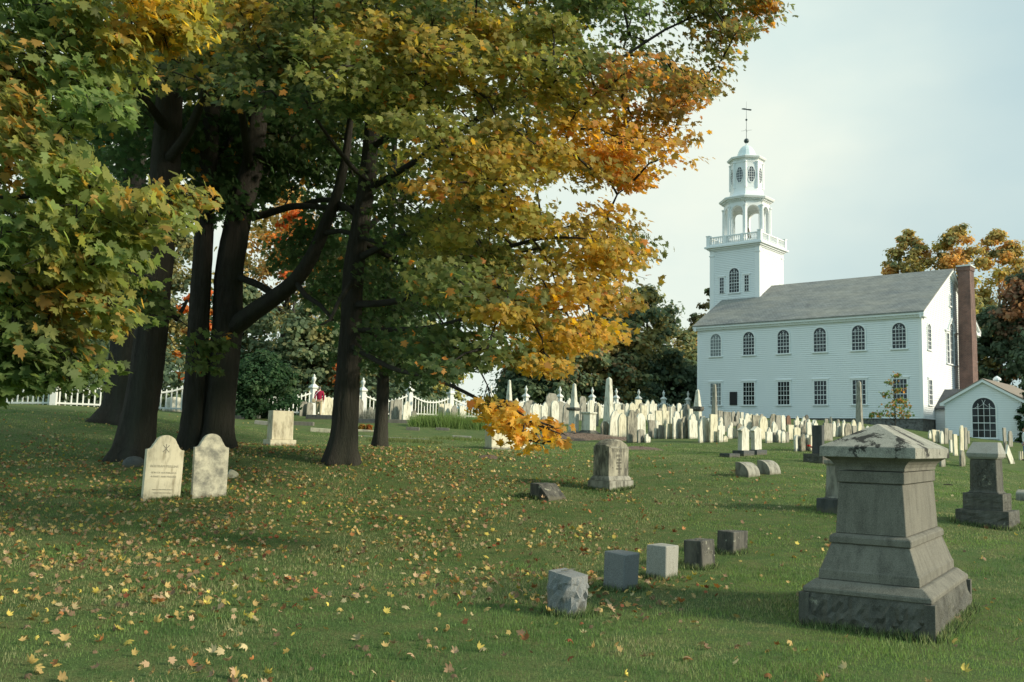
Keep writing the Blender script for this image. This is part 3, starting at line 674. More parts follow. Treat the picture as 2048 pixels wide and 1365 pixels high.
# ---- the two tablets in front of the left trunks
p = gpt(321, 1000)
w_ = 72*p[1]/F/math.sin(STONE_YAW+.12-azof(p))*.97
t1 = empty('headstone', p, math.pi/2-STONE_YAW-.12, 'cream ogee-topped headstone with crossed emblem and carved lines, left of the pair by the trunks', 'headstone', 'pair of tablets before the big trunks')
t1.rotation_euler = (0, rad(1.8), math.pi/2-STONE_YAW-.12)
hh = 127*p[1]/F
mb = MB(); mb.prism([(s, z-.1) for s, z in sprof('ogee', w_, hh+.1)], (1,0,0), (0,0,1), (0,.085,0), (0,-.0425,0)); mb.build('tablet', M['cream_marble'], t1, bevel=.005)
rx = (math.pi/2, 0, 0)
text('BERTRAM PERKINS', .062, M['letter_pale'], t1, (0,-.0455,hh*.50), rx); text('SON OF ADONIRAM &', .046, M['letter_pale'], t1, (0,-.0455,hh*.405), rx); text('& MARY ANN PERKINS', .046, M['letter_pale'], t1, (0,-.0455,hh*.345), rx)
text('NOW LAY ME DOWN IN PEACE', .026, M['letter_pale'], t1, (0,-.0455,hh*.15), rx); text('TO SLEEP AND TAKE MY REST', .026, M['letter_pale'], t1, (0,-.0455,hh*.10), rx)
em = MB()
for a in (-.75, 0, .75): 
    s_, c_ = math.sin(a), math.cos(a); zc = hh*.79
    em.face([(s_*-.085-c_*.007,-.0445,zc-c_*.085+s_*.007),(s_*-.085+c_*.007,-.0445,zc-c_*.085-s_*.007),(s_*.085+c_*.007,-.0445,zc+c_*.085-s_*.007),(s_*.085-c_*.007,-.0445,zc+c_*.085+s_*.007)])
em.build('emblem', M['letter'], t1)
p = gpt(417, 994); M['speckled_marble'] = stone('speckled_marble', (.60,.57,.43), (.48,.46,.35), (.20,.20,.165), .85, nscale=14, vert=False)
hh = 124*p[1]/F; w_ = 66*p[1]/F/math.sin(STONE_YAW+.12-azof(p))*.97
slab('headstone', p, w_, hh, .08, 'ogee', 'speckled_marble', STONE_YAW+.14, 'lichen-speckled ogee-topped headstone, right of the pair by the trunks', group='pair of tablets before the big trunks', lean=(0, rad(.3)))
p = gpt(461, 957); slab('footstone', p, .2, .17, .08, 'low', 'cream_marble', STONE_YAW+.3, 'tiny pale footstone leaning behind the speckled tablet', 'footstone', lean=(.1,.5))
p = gpt(268, 933); rk = MB(); rk.lathe([(.02,.22),(.14,.2),(.24,.12),(.27,-.05)], 9); o = rk.build('rock', M['granite_dark'], None, smooth=True); o.location = p; o.scale = (1,.7,1); tag(o, 'mossy dark rock at the foot of the left trunk', 'rock')

# ---- helper: stepped stones
def two_block(name, px, py, label, cat, group=None): 
    p = gpt(px, py); return empty(name, p, math.pi/2-STONE_YAW, label, cat, group), p
# cream block on plinth (560, 893)
t, p = two_block('grave_marker', 559, 892, 'cream block headstone on a low plinth standing in leaves between the trunks', 'gravestone')
s_ = p[1]/F; t.rotation_euler[2] = math.pi/2-STONE_YAW-.15; 
bl = MB(); bl.box(-.40,.40,-.22,.22,-.2,.17); bl.build('plinth', M['cream_marble'], t, bevel=.01)
bl = MB(); bl.rect_rings([(.172,.33,.15),(.172+57*s_,.32,.145)]); bl.build('block', M['cream_marble'], t, bevel=.008)
# wide family stone (1015, 899)
p = gpt(1018, 899); s_ = p[1]/F
t = empty('grave_marker', p, math.pi/2-STONE_YAW, 'wide low cream family stone behind the drooping orange bough', 'gravestone')
bl = MB(); bl.box(-1.10,1.10,-.16,.16,-.2,.84); bl.build('block', M['cream_marble'], t, bevel=.012)
bl = MB(); bl.box(-1.13,1.13,-.20,.20,-.2,.06); bl.build('plinth', M['grey_marble'], t, bevel=.01)
# flat-topped white stone near the left fence
p = gpt(349, 824); s_ = p[1]/F
t = empty('grave_marker', p, math.pi/2-STONE_YAW-.1, 'white low-arched stone on a plinth before the left fence panel', 'gravestone')
bl = MB(); bl.prism([(s, z+.14) for s, z in sprof('low', .97, .66)], (1,0,0), (0,0,1), (0,.22,0), (0,-.11,0)); bl.build('slab', M['white_marble'], t, bevel=.01)
bl = MB(); bl.box(-.62,.62,-.2,.2,-.2,.138); bl.build('plinth', M['white_marble'], t, bevel=.01)
# weathered tablet with inscription (1220, 983)
p = gpt(1219, 984); s_ = p[1]/F; print('tablet', p)
t = empty('grave_monument', p+np.array([.27*math.sin(STONE_YAW)*1.0-.0, .1, 0])*0, math.pi/2-STONE_YAW, 'weathered thick headstone with domed top, lettered sunlit face and black-stained side', 'gravestone')
# local: x along face (away right), -y faces the sun side ; corner nearest the camera is (x=0,y=... )
wb, db, wt, dt = .92, .56, .76, .40          # base width along face, base depth, tablet width, depth
ox, oy = wb/2, db/2
k_ = MB(); rockbox(k_, ox-wb/2, ox+wb/2, oy-db/2, oy+db/2, -.2, .22, .012, 3, 8); k_.build('base', M['grey_marble'], t)
k_ = MB(); k_.rect_rings([(.222,wt/2+.05,dt/2+.05),(.27,wt/2+.045,dt/2+.045),(.32,wt/2+.005,dt/2+.005)], ox, oy); k_.build('moulding', M['grey_marble'], t, bevel=.006)
k_ = MB(); hh = .80; nseg = 12
rings = []
for j in range(nseg+1):
    q = -1+2*j/nseg; dome = (1-abs(q)**2.6)*.13
    x = ox+q*wt/2
    pr = [(x, oy-dt/2, .322)]
    for i in range(9):
        u = -1+2*i/8; pr.append((x, oy+u*dt/2, .322+hh-.14+dome+(1-abs(u)**3)*.05-.05))
    pr.append((x, oy+dt/2, .322)); rings.append(pr)
k_.rings(rings); tb_ = k_.build('tablet', M['stained_marble'], t)
text('BLODGETT', .105, M['letter'], t, (ox, oy-dt/2-.004, .83), rx); text('JAMES', .085, M['letter'], t, (ox, oy-dt/2-.004, .73), rx)
for i, w__ in enumerate(('BORN', 'APR 1798', 'DIED', 'MAR 1871')): text(w__, .05, M['letter'], t, (ox, oy-dt/2-.004, .65-i*.065), rx)
fr = MB(); fr.box(ox-wt/2+.05, ox+wt/2-.05, oy-dt/2-.008, oy-dt/2-.0005, .92, .945); fr.build('raised_band', M['grey_marble'], t)
t.location = (p[0], p[1], p[2])
# slant marker (1080, 998)
p = gpt(1078, 999); t = MB(); sl_ = [(-.26,-.1),(.26,-.1),(.26,.05),(.02,.33),(-.26,.33)]
o = (lambda mb_: (mb_.prism([(y, z) for y, z in [( .25,-.1),(-.25,-.1),(-.25,.03),(.02,.29),(.25,.30)]], (0,1,0), (0,0,1), (.50,0,0), (0,0,0)), mb_)[1])(MB()).build('slant_marker', M['dark_marble'], None, bevel=.008)
o.location = p; o.rotation_euler = (0,0,math.pi/2-STONE_YAW-.1); tag(o, 'small dark slant marker in the grass left of the weathered tablet', 'grave marker')
# four square markers
mk = [(1142,1236,.40,'rock-faced grey grave marker, nearest of the row of markers','granite_blue',(.30,.33),(.13,.36)),
      (1247,1186,.405,'smooth blue-grey granite marker, second of the row','granite_blue',(.27,.30),0),
      (1331,1163,.40,'smooth pale grey marker with sunlit face, third of the row','granite_light',(.27,.32),0),
      (1403,1141,.37,'stained dark marker with lettered face, fourth of the row','dark_marble',(.26,.38),0),
      (1467,1112,.33,'dark square marker at the far end of the row','dark_marble',(.26,.40),0)]
for i, (px, py, h_, lab, mt, (dl, dr), rk_) in enumerate(mk):
    p = gpt(px, py); mb = MB()
    if i == 0: rockbox(mb, .03, dr-.02, .02, dl-.02, -.1, h_, .06, 21, 9); mb.v = [(x-.10*(h_-z)*(x/dr), y, z-.05*(1-y/dl)*(z > .3)) for x, y, z in mb.v]
    else: mb.rect_rings([(-.1, dr/2, dl/2), (h_, dr/2*.985, dl/2*.985)], dr/2, dl/2); rgm = np.random.default_rng(i); mb.v = [(x+rgm.normal(0,.007), y+rgm.normal(0,.007), z+rgm.normal(0,.006)) for x, y, z in mb.v]
    o = mb.build('grave_marker', M[mt], None, bevel=.009 if i else 0); o.location = p; o.rotation_euler = (rad(R_.uniform(-3,3)), rad(R_.uniform(-3,3)), math.pi/2-STONE_YAW+(.05 if i == 0 else 0))
    tag(o, lab, 'grave marker', 'row of square markers')
    if i in (0, 3, 4):
        tt = text(('FATHER','','','LOUISE','MOTHER')[i], .055, M['letter'], o, (dr/2, dl/2-.02, h_+.003), (0,0,0)); 
    if i == 3: text('LOUISE', .07, M['letter'], o, (dr/2, -.006, h_*.5), rx)
# twin round-shouldered markers
for (px, py, lab) in ((1497,956,'curved-top granite marker, left of the twin wedge stones'), (1540,951,'curved-top granite marker, right of the twin wedge stones')):
    p = gpt(px, py); mb = MB(); w__ = .62; N = 8
    pf = [(.34,-.1),(0,-.1),(0,.06)] + [(.30-.30*math.cos(q), .06+.30*math.sin(q)) for q in np.linspace(.15, math.pi/2, N)] + [(.34,.36)]
    mb.prism(pf, (0,1,0), (0,0,1), (w__,0,0)); o = mb.build('wedge_marker', M['grey_marble'], None, bevel=.006); o.location = p; o.rotation_euler = (0,0,math.pi/2-STONE_YAW)
    tag(o, lab, 'grave marker', 'twin wedge markers')
# dark flush marker
p = gpt(1459, 916); mb = MB(); rockbox(mb, 0, .7, 0, .34, -.1, .13, .012, 4, 6); o = mb.build('grave_marker', M['granite_dark'], None); o.location = p; o.rotation_euler = (0,0,math.pi/2-STONE_YAW); tag(o, 'low dark marker block beside the twin white tablets', 'grave marker')
# twin white gabled tablets on bases
for (px, py, lab, wx) in ((1487,912,'white gabled tablet on a dark base, left of the twin pair',.0),(1513,910,'white gabled tablet on a dark base, leaning, right of the twin pair',-.055)):
    p = gpt(px, py); t = empty('headstone', p, math.pi/2-STONE_YAW, lab, 'headstone', 'twin white gabled tablets')
    mb = MB(); rockbox(mb, -.38, .38, -.2, .2, -.1, .17, .012, 9, 6); mb.build('base', M['granite_dark'], t)
    mb = MB(); ou = [(-.26,0),(.26,0),(.25,.62),(.30,.63),(.30,.66),(0,.78),(-.30,.66),(-.30,.63),(-.25,.62)]
    mb.prism(ou, (1,0,0), (0,0,1), (0,.15,0), (0,-.075,.172)); o = mb.build('tablet', M['white_marble'], t, bevel=.005); o.rotation_euler = (0, wx, 0)
# dark granite slab on rough base + poppies
p = gpt(1637, 926); s_ = p[1]/F
t = empty('grave_monument', p, math.pi/2-STONE_YAW, 'near-black granite slab on a rough dark base left of the big granite monument', 'gravestone')
mb = MB(); rockbox(mb, -.42, .42, -.30, .30, -.15, .27, .03, 31, 7); mb.build('base', M['granite_rough'], t)
mb = MB(); mb.rect_rings([(.272,.10,.16),(1.13,.095,.155)]); mb.build('slab', M['granite_dark'], t, bevel=.01)

# ---- main granite monument
P0 = gpt(1868, 1284); MY = .5851; MRZ = math.pi/2-MY
print('monument', P0)
va = np.array([math.sin(MY), math.cos(MY), 0]); ua = np.array([-math.cos(MY), math.sin(MY), 0])
Wm, Dm = 1.12, 2.08
cen = P0+va*Dm/2+ua*Wm/2
mon = empty('grave_monument', cen, MRZ, 'big grey granite monument with flared base and hipped lichen-stained cap, right foreground', 'monument')
mon.rotation_euler = (0, 0, MRZ)
EX = (Dm-Wm)/2
def lv(l): return [(z, w/2+EX, w/2) for z, w in l]
mb = MB(); rockbox(mb, -Dm/2+.02, Dm/2-.02, -Wm/2+.02, Wm/2-.02, -.15, .30, .05, 77, 30)
for sx in (-1, 1):
    for sy in (-1, 1):
        cx_, cy_ = sx*(Dm/2-.028), sy*(Wm/2-.028); mb.box(cx_-.045, cx_+.045, cy_-.045, cy_+.045, -.15, .298)
mb.build('rough_base', M['granite_rough'], mon)
mb = MB(); mb.rect_rings(lv([(.301,1.10),(.345,1.10),(.415,.93)])); mb.build('base_wash', M['granite'], mon, bevel=.008)
mb = MB(); mb.rect_rings(lv([(.416,.875),(.50,.865),(.51,.845),(.74,.685)])); mb.build('flared_plinth', M['granite'], mon, bevel=.006)
mb = MB(); mb.rect_rings(lv([(.741,.715),(.805,.715),(.83,.64)])); mb.build('moulding', M['granite'], mon, bevel=.008)
mb = MB(); mb.rect_rings(lv([(.831,.62),(1.29,.565)])); mb.build('shaft', M['granite'], mon, bevel=.006)
mb = MB(); mb.rect_rings(lv([(1.298,.595),(1.405,.595)])); mb.build('neck_band', M['granite'], mon, bevel=.005)
mb = MB(); mb.rect_rings(lv([(1.291,.56),(1.297,.56)])); mb.build('joint', M['granite_rough'], mon)
mb = MB(); mb.rect_rings(lv([(1.413,.60),(1.44,.605),(1.47,.635),(1.50,.69),(1.525,.77),(1.53,.78)])); mb.build('cove', M['granite'], mon)
mb = MB(); mb.rect_rings(lv([(1.531,.84),(1.625,.84)])); 
k = len(mb.v)
mb.v += [(-.42-EX,-.42,1.626),(.42+EX,-.42,1.626),(.42+EX,.42,1.626),(-.42-EX,.42,1.626),(-EX*.9,0,1.85),(EX*.9,0,1.85)]
mb.f += [(k,k+1,k+5,k+4),(k+1,k+2,k+5),(k+2,k+3,k+4,k+5),(k+3,k,k+4),(k+3,k+2,k+1,k)]
mb.build('cap', M['granite_cap'], mon, bevel=.004)

# ---- second monument at the right edge
p = gpt(2019, 1062); va2 = np.array([math.sin(STONE_YAW), math.cos(STONE_YAW), 0]); ua2 = np.array([-math.cos(STONE_YAW), math.sin(STONE_YAW), 0])
c2 = p+ua2*.42+va2*.40; s_ = p[1]/F
m2 = empty('grave_monument', c2, math.pi/2-STONE_YAW, 'rough-sided grey granite monument with a slanted cap at the right edge', 'monument')
mb = MB(); rockbox(mb, -.38,.38,-.41,.41,-.15,.30,.045,41,9); mb.build('rough_base', M['granite_rough'], m2)
mb = MB(); rockbox(mb, -.30,.30,-.31,.31,.302,.58,.02,42,8); 
mb.build('plinth', M['granite_rough'], m2)
mb = MB(); mb.rect_rings([(.582,.25,.25),(.62,.22,.215),(1.15,.21,.205)]); mb.build('shaft', M['granite_rough'], m2, bevel=.01)
mb = MB(); rg = np.random.default_rng(8)
# carved rough panel on the dark face
for i in range(60):
    y_ = rg.uniform(-.15,.15); z_ = rg.uniform(.70,1.06); r_ = rg.uniform(.02,.045); a_ = rg.uniform(0,3)
    mb.face([(-.225-rg.random()*.012, y_+r_*math.cos(a_+q), z_+r_*1.6*math.sin(a_+q)) for q in (0, 1.6, 3.1, 4.7)])
mb.build('carved_panel', M['granite_rough'], m2)
mb = MB(); mb.rings([[(-.22,-.21,1.152),(.22,-.21,1.152),(.22,.21,1.152),(-.22,.21,1.152)], [(-.25,-.245,1.19),(.25,-.245,1.19),(.25,.245,1.19),(-.25,.245,1.19)], [(-.26,-.255,1.25),(.26,-.255,1.25),(.26,.255,1.25),(-.26,.255,1.25)], [(-.02,-.20,1.44),(.2,-.20,1.44),(.2,.20,1.44),(-.02,.20,1.44)]]); mb.build('cap', M['granite_light'], m2, bevel=.006)
# stone behind the big monument, and one cut by the right edge
p = gpt(1690, 1022); t = empty('grave_monument', p, math.pi/2-STONE_YAW, 'grey marble pillar on a black base half hidden behind the big monument', 'gravestone')
mb = MB(); mb.rect_rings([(-.15,.42,.36),(.22,.42,.36)]); mb.build('base', M['granite_dark'], t, bevel=.01)
mb = MB(); mb.rect_rings([(.222,.30,.27),(.26,.28,.25),(.80,.26,.23),(.84,.30,.27),(.90,.30,.27)]); mb.build('pillar', M['grey_marble'], t, bevel=.008)
p = gpt(2052, 1003); slab('headstone', p, .55, .26, .3, 'low', 'grey_marble', STONE_YAW, 'low grey stone cut off by the right picture edge', 'gravestone')

# ---- obelisks
def obelisk(px, py, top, w0, w1, label, mat='white_marble', ped=None, ped_w=0, cap=None, base_h=6, dark_cap=False):
    """px size numbers are photo pixels at that distance"""
    p = gpt(px, py); s_ = p[1]/F; hgt = (py-top)*s_; k = 1/(math.cos(STONE_YAW-azof(p))+math.sin(STONE_YAW-azof(p)))
    t = empty('obelisk', p, math.pi/2-STONE_YAW, label, 'obelisk'); z = 0
    bw = (ped_w or w0)*s_*k/2
    mb = MB(); mb.rect_rings([(-.15,bw*1.3,bw*1.3),(base_h*s_*.6,bw*1.3,bw*1.3),(base_h*s_,bw*1.08,bw*1.08)]); mb.build('base', M[mat if not dark_cap else 'grey_marble'], t, bevel=.008); z = base_h*s_
    if ped:
        mb = MB(); mb.rect_rings([(z+.002,bw,bw),(z+ped*s_,bw*.96,bw*.96)]); mb.build('pedestal', M[mat], t, bevel=.008); z += ped*s_
    if cap:
        mb = MB(); mb.rect_rings([(z+.002,bw*1.15,bw*1.15),(z+cap*s_*.4,bw*1.45,bw*1.45),(z+cap*s_,bw*1.4,bw*1.4)]); mb.build('cap_slab', M['dark_marble' if dark_cap else mat], t); z += cap*s_
    a0, a1 = w0*s_*k/2, w1*s_*k/2
    mb = MB(); mb.rect_rings([(z+.004,a0,a0),(hgt-a1*1.0,a1,a1),(hgt,a1*.15,a1*.15)]); mb.build('shaft', M[mat], t, bevel=.006)
    return t
obelisk(1017, 846, 760, 13, 6, 'slim grey-white obelisk on a pedestal, leftmost of the obelisks', ped=31, ped_w=17, cap=6, dark_cap=True, base_h=7)
obelisk(1147, 869, 767, 16, 8, 'white obelisk with dark cap slab beside the mulch bed', ped=40, ped_w=21, cap=6, dark_cap=True, base_h=7)
obelisk(1217, 853, 755, 23, 12, 'tallest plain marble obelisk with blue-grey lower half left of the church', base_h=9)
obelisk(1395, 850, 779, 16, 7, 'white obelisk with a banded black collar at the church corner', ped=22, ped_w=18, cap=9, dark_cap=True, base_h=5)
obelisk(1429, 852, 768, 14, 7, 'grey obelisk standing before the leftmost church windows', base_h=10, mat='grey_marble')
obelisk(1719, 862, 762, 15, 9, 'plain grey obelisk standing before the right half of the church wall', base_h=10, mat='grey_marble')
# broken pedestal in the mulch bed
p = gpt(1177, 870); s_ = p[1]/F; t = empty('pedestal_monument', p, math.pi/2-STONE_YAW, 'square white pedestal on a dark moulded foot in the mulch bed', 'monument')
mb = MB(); mb.rect_rings([(-.1,.40,.40),(.09,.40,.40),(.14,.32,.32),(.2,.27,.27)]); mb.build('foot', M['dark_marble'], t, bevel=.006)
mb = MB(); mb.rect_rings([(.202,.25,.25),(.95,.235,.235),(1.0,.29,.29),(1.06,.29,.29)]); mb.build('block', M['white_marble'], t, bevel=.008)
# mulch bed
def patch(px, py, rx_, ry_, mat, name, label_kind='structure', hgt=.06, seed=0, lump=.5):
    c = gpt(px, py); rg = np.random.default_rng(seed); mb = MB(); n1, n2 = 28, 7; vs = []
    for i in range(n2+1):
        r = i/n2
        for j in range(n1):
            q = 2*math.pi*j/n1; rr = r*(1+.18*math.sin(3*q+seed)+.1*math.sin(7*q))
            x, y = c[0]+rx_*rr*math.cos(q), c[1]+ry_*rr*math.sin(q); vs.append([x, y, h1(x, y)+hgt*(1-r**2)+(rg.random()-.5)*hgt*lump*(r < .95)-.01*(r > .99)])
    fs = [(i*n1+j, i*n1+(j+1) % n1, (i+1)*n1+(j+1) % n1, (i+1)*n1+j) for i in range(n2) for j in range(n1)]
    o = np_mesh(name, np.array(vs), np.array(fs), mat, smooth=False); return tag(o, kind=label_kind)
m, n, l, b = newmat('mulch'); v = objvec(n, l, (1,1,1), False); a = noise(n, l, 14, 6, .8, v); r = ramp(n, [(.3,(.07,.04,.025)),(.5,(.15,.10,.07)),(.72,(.28,.20,.14))]); l.new(a.outputs['Fac'], r.inputs['Fac']); l.new(r.outputs['Color'], b.inputs['Base Color']); b.inputs['Roughness'].default_value = .95; bump(n, l, b, a.outputs['Fac'], .06, 1); M['mulch'] = m
patch(1148, 878, 2.3, 1.6, M['mulch'], 'mulch_bed', hgt=.22, seed=2)
patch(1280, 898, .75, 1.1, M['mulch'], 'soil_patch', hgt=.07, seed=3)
patch(978, 915, .28, .6, M['mulch'], 'soil_patch', hgt=.05, seed=4)

# ---- the field of old headstones.  (centre x, base y, visible width, top y, outline, stone)
def field(rows, zone, group):
    rows = sorted(rows, key=lambda r: r[0])
    for i, (cx, by, vw_, ty, shp, mt) in enumerate(rows):
        p = gpt(cx, by); cap_ = min(float(np.interp(cx, [625,724,818,980,1051,1119,1184,1232,1277,1327,1376,1500], [54,56.5,59,64,67,70,73,74,75,76,77,78])), 78)
        if p[1] > cap_: q = at(cx, by, cap_); p = np.array([q[0], cap_, h1(q[0], cap_)])
        s_ = p[1]/F; a = STONE_YAW+R_.uniform(-.05,.05)-azof(p); th = .07
        w_ = max(.30, (vw_*1.14*s_-th*math.cos(a)*.6)/max(.3, math.sin(a)))
        w_ = min(w_, 1.35); h_ = at(cx, ty, p[1])[2]-p[2]
        size = 'tall' if h_ > 1.25 else 'low' if h_ < .62 else 'mid-height'
        ex = 'narrow ' if w_ < .42 else 'wide ' if w_ > .85 else ''
        lab = f"{size} {ex}{MTN[mt]} {SHN[shp]} stone, {ORD(i)} from left {zone}"
        slab('headstone', p, w_, h_, th, shp, mt, STONE_YAW+R_.uniform(-.05,.05), lab, group=group, lean=(rad(R_.uniform(-2.2,2.2)), rad(R_.uniform(-1.5,1.5))), bev=0)
def ORD(i):
    w = ['first','second','third','fourth','fifth','sixth','seventh','eighth','ninth','tenth','eleventh','twelfth','thirteenth','fourteenth','fifteenth','sixteenth','seventeenth','eighteenth','nineteenth','twentieth',
         'twenty-first','twenty-second','twenty-third','twenty-fourth','twenty-fifth','twenty-sixth','twenty-seventh','twenty-eighth','twenty-ninth','thirtieth','thirty-first','thirty-second','thirty-third','thirty-fourth']
    return w[i]
wm, cm, gm, sm_, dm, bs = 'white_marble','cream_marble','grey_marble','stained_marble','dark_marble','brown_stone'
field([(1033,842,12,796,'point',wm),(1050,853,16,805,'should',gm),(1061,842,14,801,'low',gm),(1072,846,15,808,'round',wm),(1089,852,14,804,'point',wm),(1088,853,10,832,'gothic',gm),
       (1101,842,24,787,'clip',gm),(1110,852,14,802,'round',wm),(1119,846,12,803,'low',gm),(1131,849,12,806,'gothic',gm),(1137,838,8,796,'point',wm)],
      'between the two leftmost obelisks', 'headstones between the left obelisks')
field([(1166,834,12,793,'clip',gm),(1181,837,12,802,'round',wm),(1192,853,8,807,'point',gm),(1201,834,9,809,'point',wm),(1190,831,8,808,'point',gm)],
      'beside the mulch bed', 'headstones beside the mulch bed')
field([(1210,874,14,843,'round',sm_),(1228,874,18,820,'gothic',wm),(1245,876,15,826,'gothic',cm),(1264,885,19,820,'should',sm_),(1282,872,16,827,'round',wm),(1281,886,12,859,'low',gm),(1295,886,9,868,'broken',wm),
       (1303,876,13,841,'flat',gm),(1313,877,9,857,'flat',wm),(1324,877,13,851,'flat',gm),(1338,878,13,848,'flat',cm),(1354,878,16,823,'should',wm),(1369,878,13,833,'gothic',sm_),(1386,878,16,828,'should',wm)],
      'in the foremost old line', 'front line of old headstones')
field([(1236,828,8,806,'point',wm),(1243,828,8,806,'point',wm),(1252,832,12,809,'flat',gm),(1264,825,9,804,'point',wm),(1275,827,11,800,'flat',cm),(1284,828,8,807,'clip',gm),(1294,840,11,800,'point',wm),(1306,844,12,800,'point',wm),
       (1317,852,12,822,'flat',cm),(1331,850,12,822,'flat',cm),(1343,849,6,815,'flat',wm),(1347,833,7,808,'point',wm),(1371,843,11,813,'point',wm),(1302,846,12,828,'low',wm),(1315,860,8,841,'round',wm),(1381,852,7,818,'flat',wm)],
      'behind the foremost line', 'back rows of old headstones')
field([(1409,885,18,833,'gothic',wm),(1426,885,14,829,'flat',cm),(1442,870,12,842,'point',wm),(1441,885,8,860,'flat',wm),(1450,884,9,872,'round',cm),(1459,878,9,850,'point',wm),(1468,877,9,856,'round',cm),(1478,876,10,847,'round',sm_),
       (1494,878,14,827,'should',wm),(1511,876,13,831,'flat',sm_),(1526,879,15,833,'round',cm),(1484,862,5,825,'flat',wm),(1455,864,12,824,'flat',gm)],
      'behind the twin tablets', 'headstones behind the twin tablets')
field([(1441,848,9,822,'flat',gm),(1467,849,8,823,'round',gm),(1477,849,11,823,'should',gm),(1547,864,14,828,'round',sm_),(1556,867,9,831,'flat',gm),(1567,864,8,831,'clip',wm),(1577,852,9,831,'round',bs),(1594,860,11,832,'point',wm),(1607,862,11,833,'point',wm),
       (1618,871,8,838,'point',wm),(1614,850,7,830,'round',dm),(1652,856,6,838,'flat',gm),(1661,856,5,834,'gothic',gm)],
      'nearest the church wall', 'far row below the church wall')
field([(1538,886,11,855,'point',wm),(1549,885,8,865,'low',gm),(1558,885,8,860,'round',wm),(1566,886,8,863,'round',wm),(1574,885,7,864,'low',gm),(1581,880,10,850,'flat',cm),(1593,882,12,855,'low',cm),(1595,903,12,870,'round',wm),(1607,903,11,868,'broken',sm_),
       (1607,878,11,853,'should',sm_),(1615,902,8,870,'should',wm),(1625,903,11,872,'flat',cm),(1631,876,8,840,'point',wm),(1549,868,9,848,'round',wm)],
      'beside the near-black slab', 'headstones left of the dark slab')
field([(1656,882,17,847,'flat',gm),(1668,874,6,843,'gothic',wm),(1677,874,7,846,'point',wm),(1697,876,12,846,'round',sm_),(1709,880,8,852,'flat',gm),(1735,884,8,852,'gothic',wm),(1750,886,8,855,'round',gm)],
      'behind the big cap', 'headstones behind the monument cap')
field([(1860,878,6,861,'point',wm),(1869,884,8,860,'flat',cm),(1877,886,7,861,'low',cm),(1884,888,7,862,'gothic',wm),(1892,888,7,857,'flat',gm),(1900,887,7,861,'flat',gm),(1903,906,6,880,'flat',wm),(1911,912,9,869,'flat',cm),(1923,904,9,851,'round',cm),
       (1931,900,7,855,'low',gm),(1937,888,5,862,'flat',gm),(1925,933,11,901,'round',sm_),(1947,931,6,911,'flat',cm),(1952,927,5,890,'gothic',cm),(1885,934,9,913,'round',gm)],
      'before the annex', 'headstones before the annex')
field([(2010,890,8,856,'flat',gm),(2021,894,8,862,'round',gm),(2012,916,7,883,'broken',sm_),(2042,921,8,903,'flat',cm)],
      'under the annex corner', 'headstones at the far right')
p = gpt(2024, 928); o = slab('headstone', p, .45, 1.0, .07, 'flat', 'white_marble', STONE_YAW, 'fallen white slab leaning hard over beside the right monument', lean=(0,-.95), sink=.3)
rgx = random.Random(4)
ex = []
for (x0, x1, n_, b0, b1, t0, t1) in ((1034,1200,13,838,846,800,812),(1228,1390,17,836,850,806,822),(1400,1530,12,850,868,826,846)):
    for k in range(n_): ex.append((x0+(x1-x0)*(k+.5)/n_+rgx.uniform(-3,3), rgx.uniform(b0,b1), rgx.choice([8,9,10,11,13]), rgx.uniform(t0,t1), rgx.choice(['flat','low','round','point','gothic','should','should']), rgx.choice([wm,wm,cm,gm,sm_,wm])))
field(ex[:13], 'amid rows by the left obelisks', 'packed rows by the left obelisks')
field(ex[13:30], 'amid rows left of church', 'packed rows left of the church')
field(ex[30:], 'amid rows under church wall', 'packed rows under the church wall')
rgx = random.Random(9); ex = [(1530+195*(k+.5)/17+rgx.uniform(-3,3), rgx.uniform(858,878), rgx.choice([7,8,9,11]), rgx.uniform(838,854), rgx.choice(['flat','low','round','point','gothic']), rgx.choice([wm,wm,cm,gm,sm_])) for k in range(17)]
field(ex, 'amid rows under middle windows', 'packed rows under the middle windows')
# left part, before the fence
field([(607,823,14,802,'round',gm),(619,823,11,805,'round',gm),(655,829,18,795,'low',cm),(644,828,6,797,'flat',wm),(670,829,8,800,'flat',wm),(717,838,14,798,'round',gm),(784,842,11,801,'low',gm),(794,842,15,799,'low',gm),(812,843,14,803,'should',wm),
       (827,842,9,819,'point',gm),(884,834,13,808,'low',cm),(896,835,14,807,'low',wm),(909,836,11,811,'should',gm),(925,838,12,812,'low',wm),(741,838,9,814,'gothic',gm)],
      'along the fence', 'headstones along the fence')
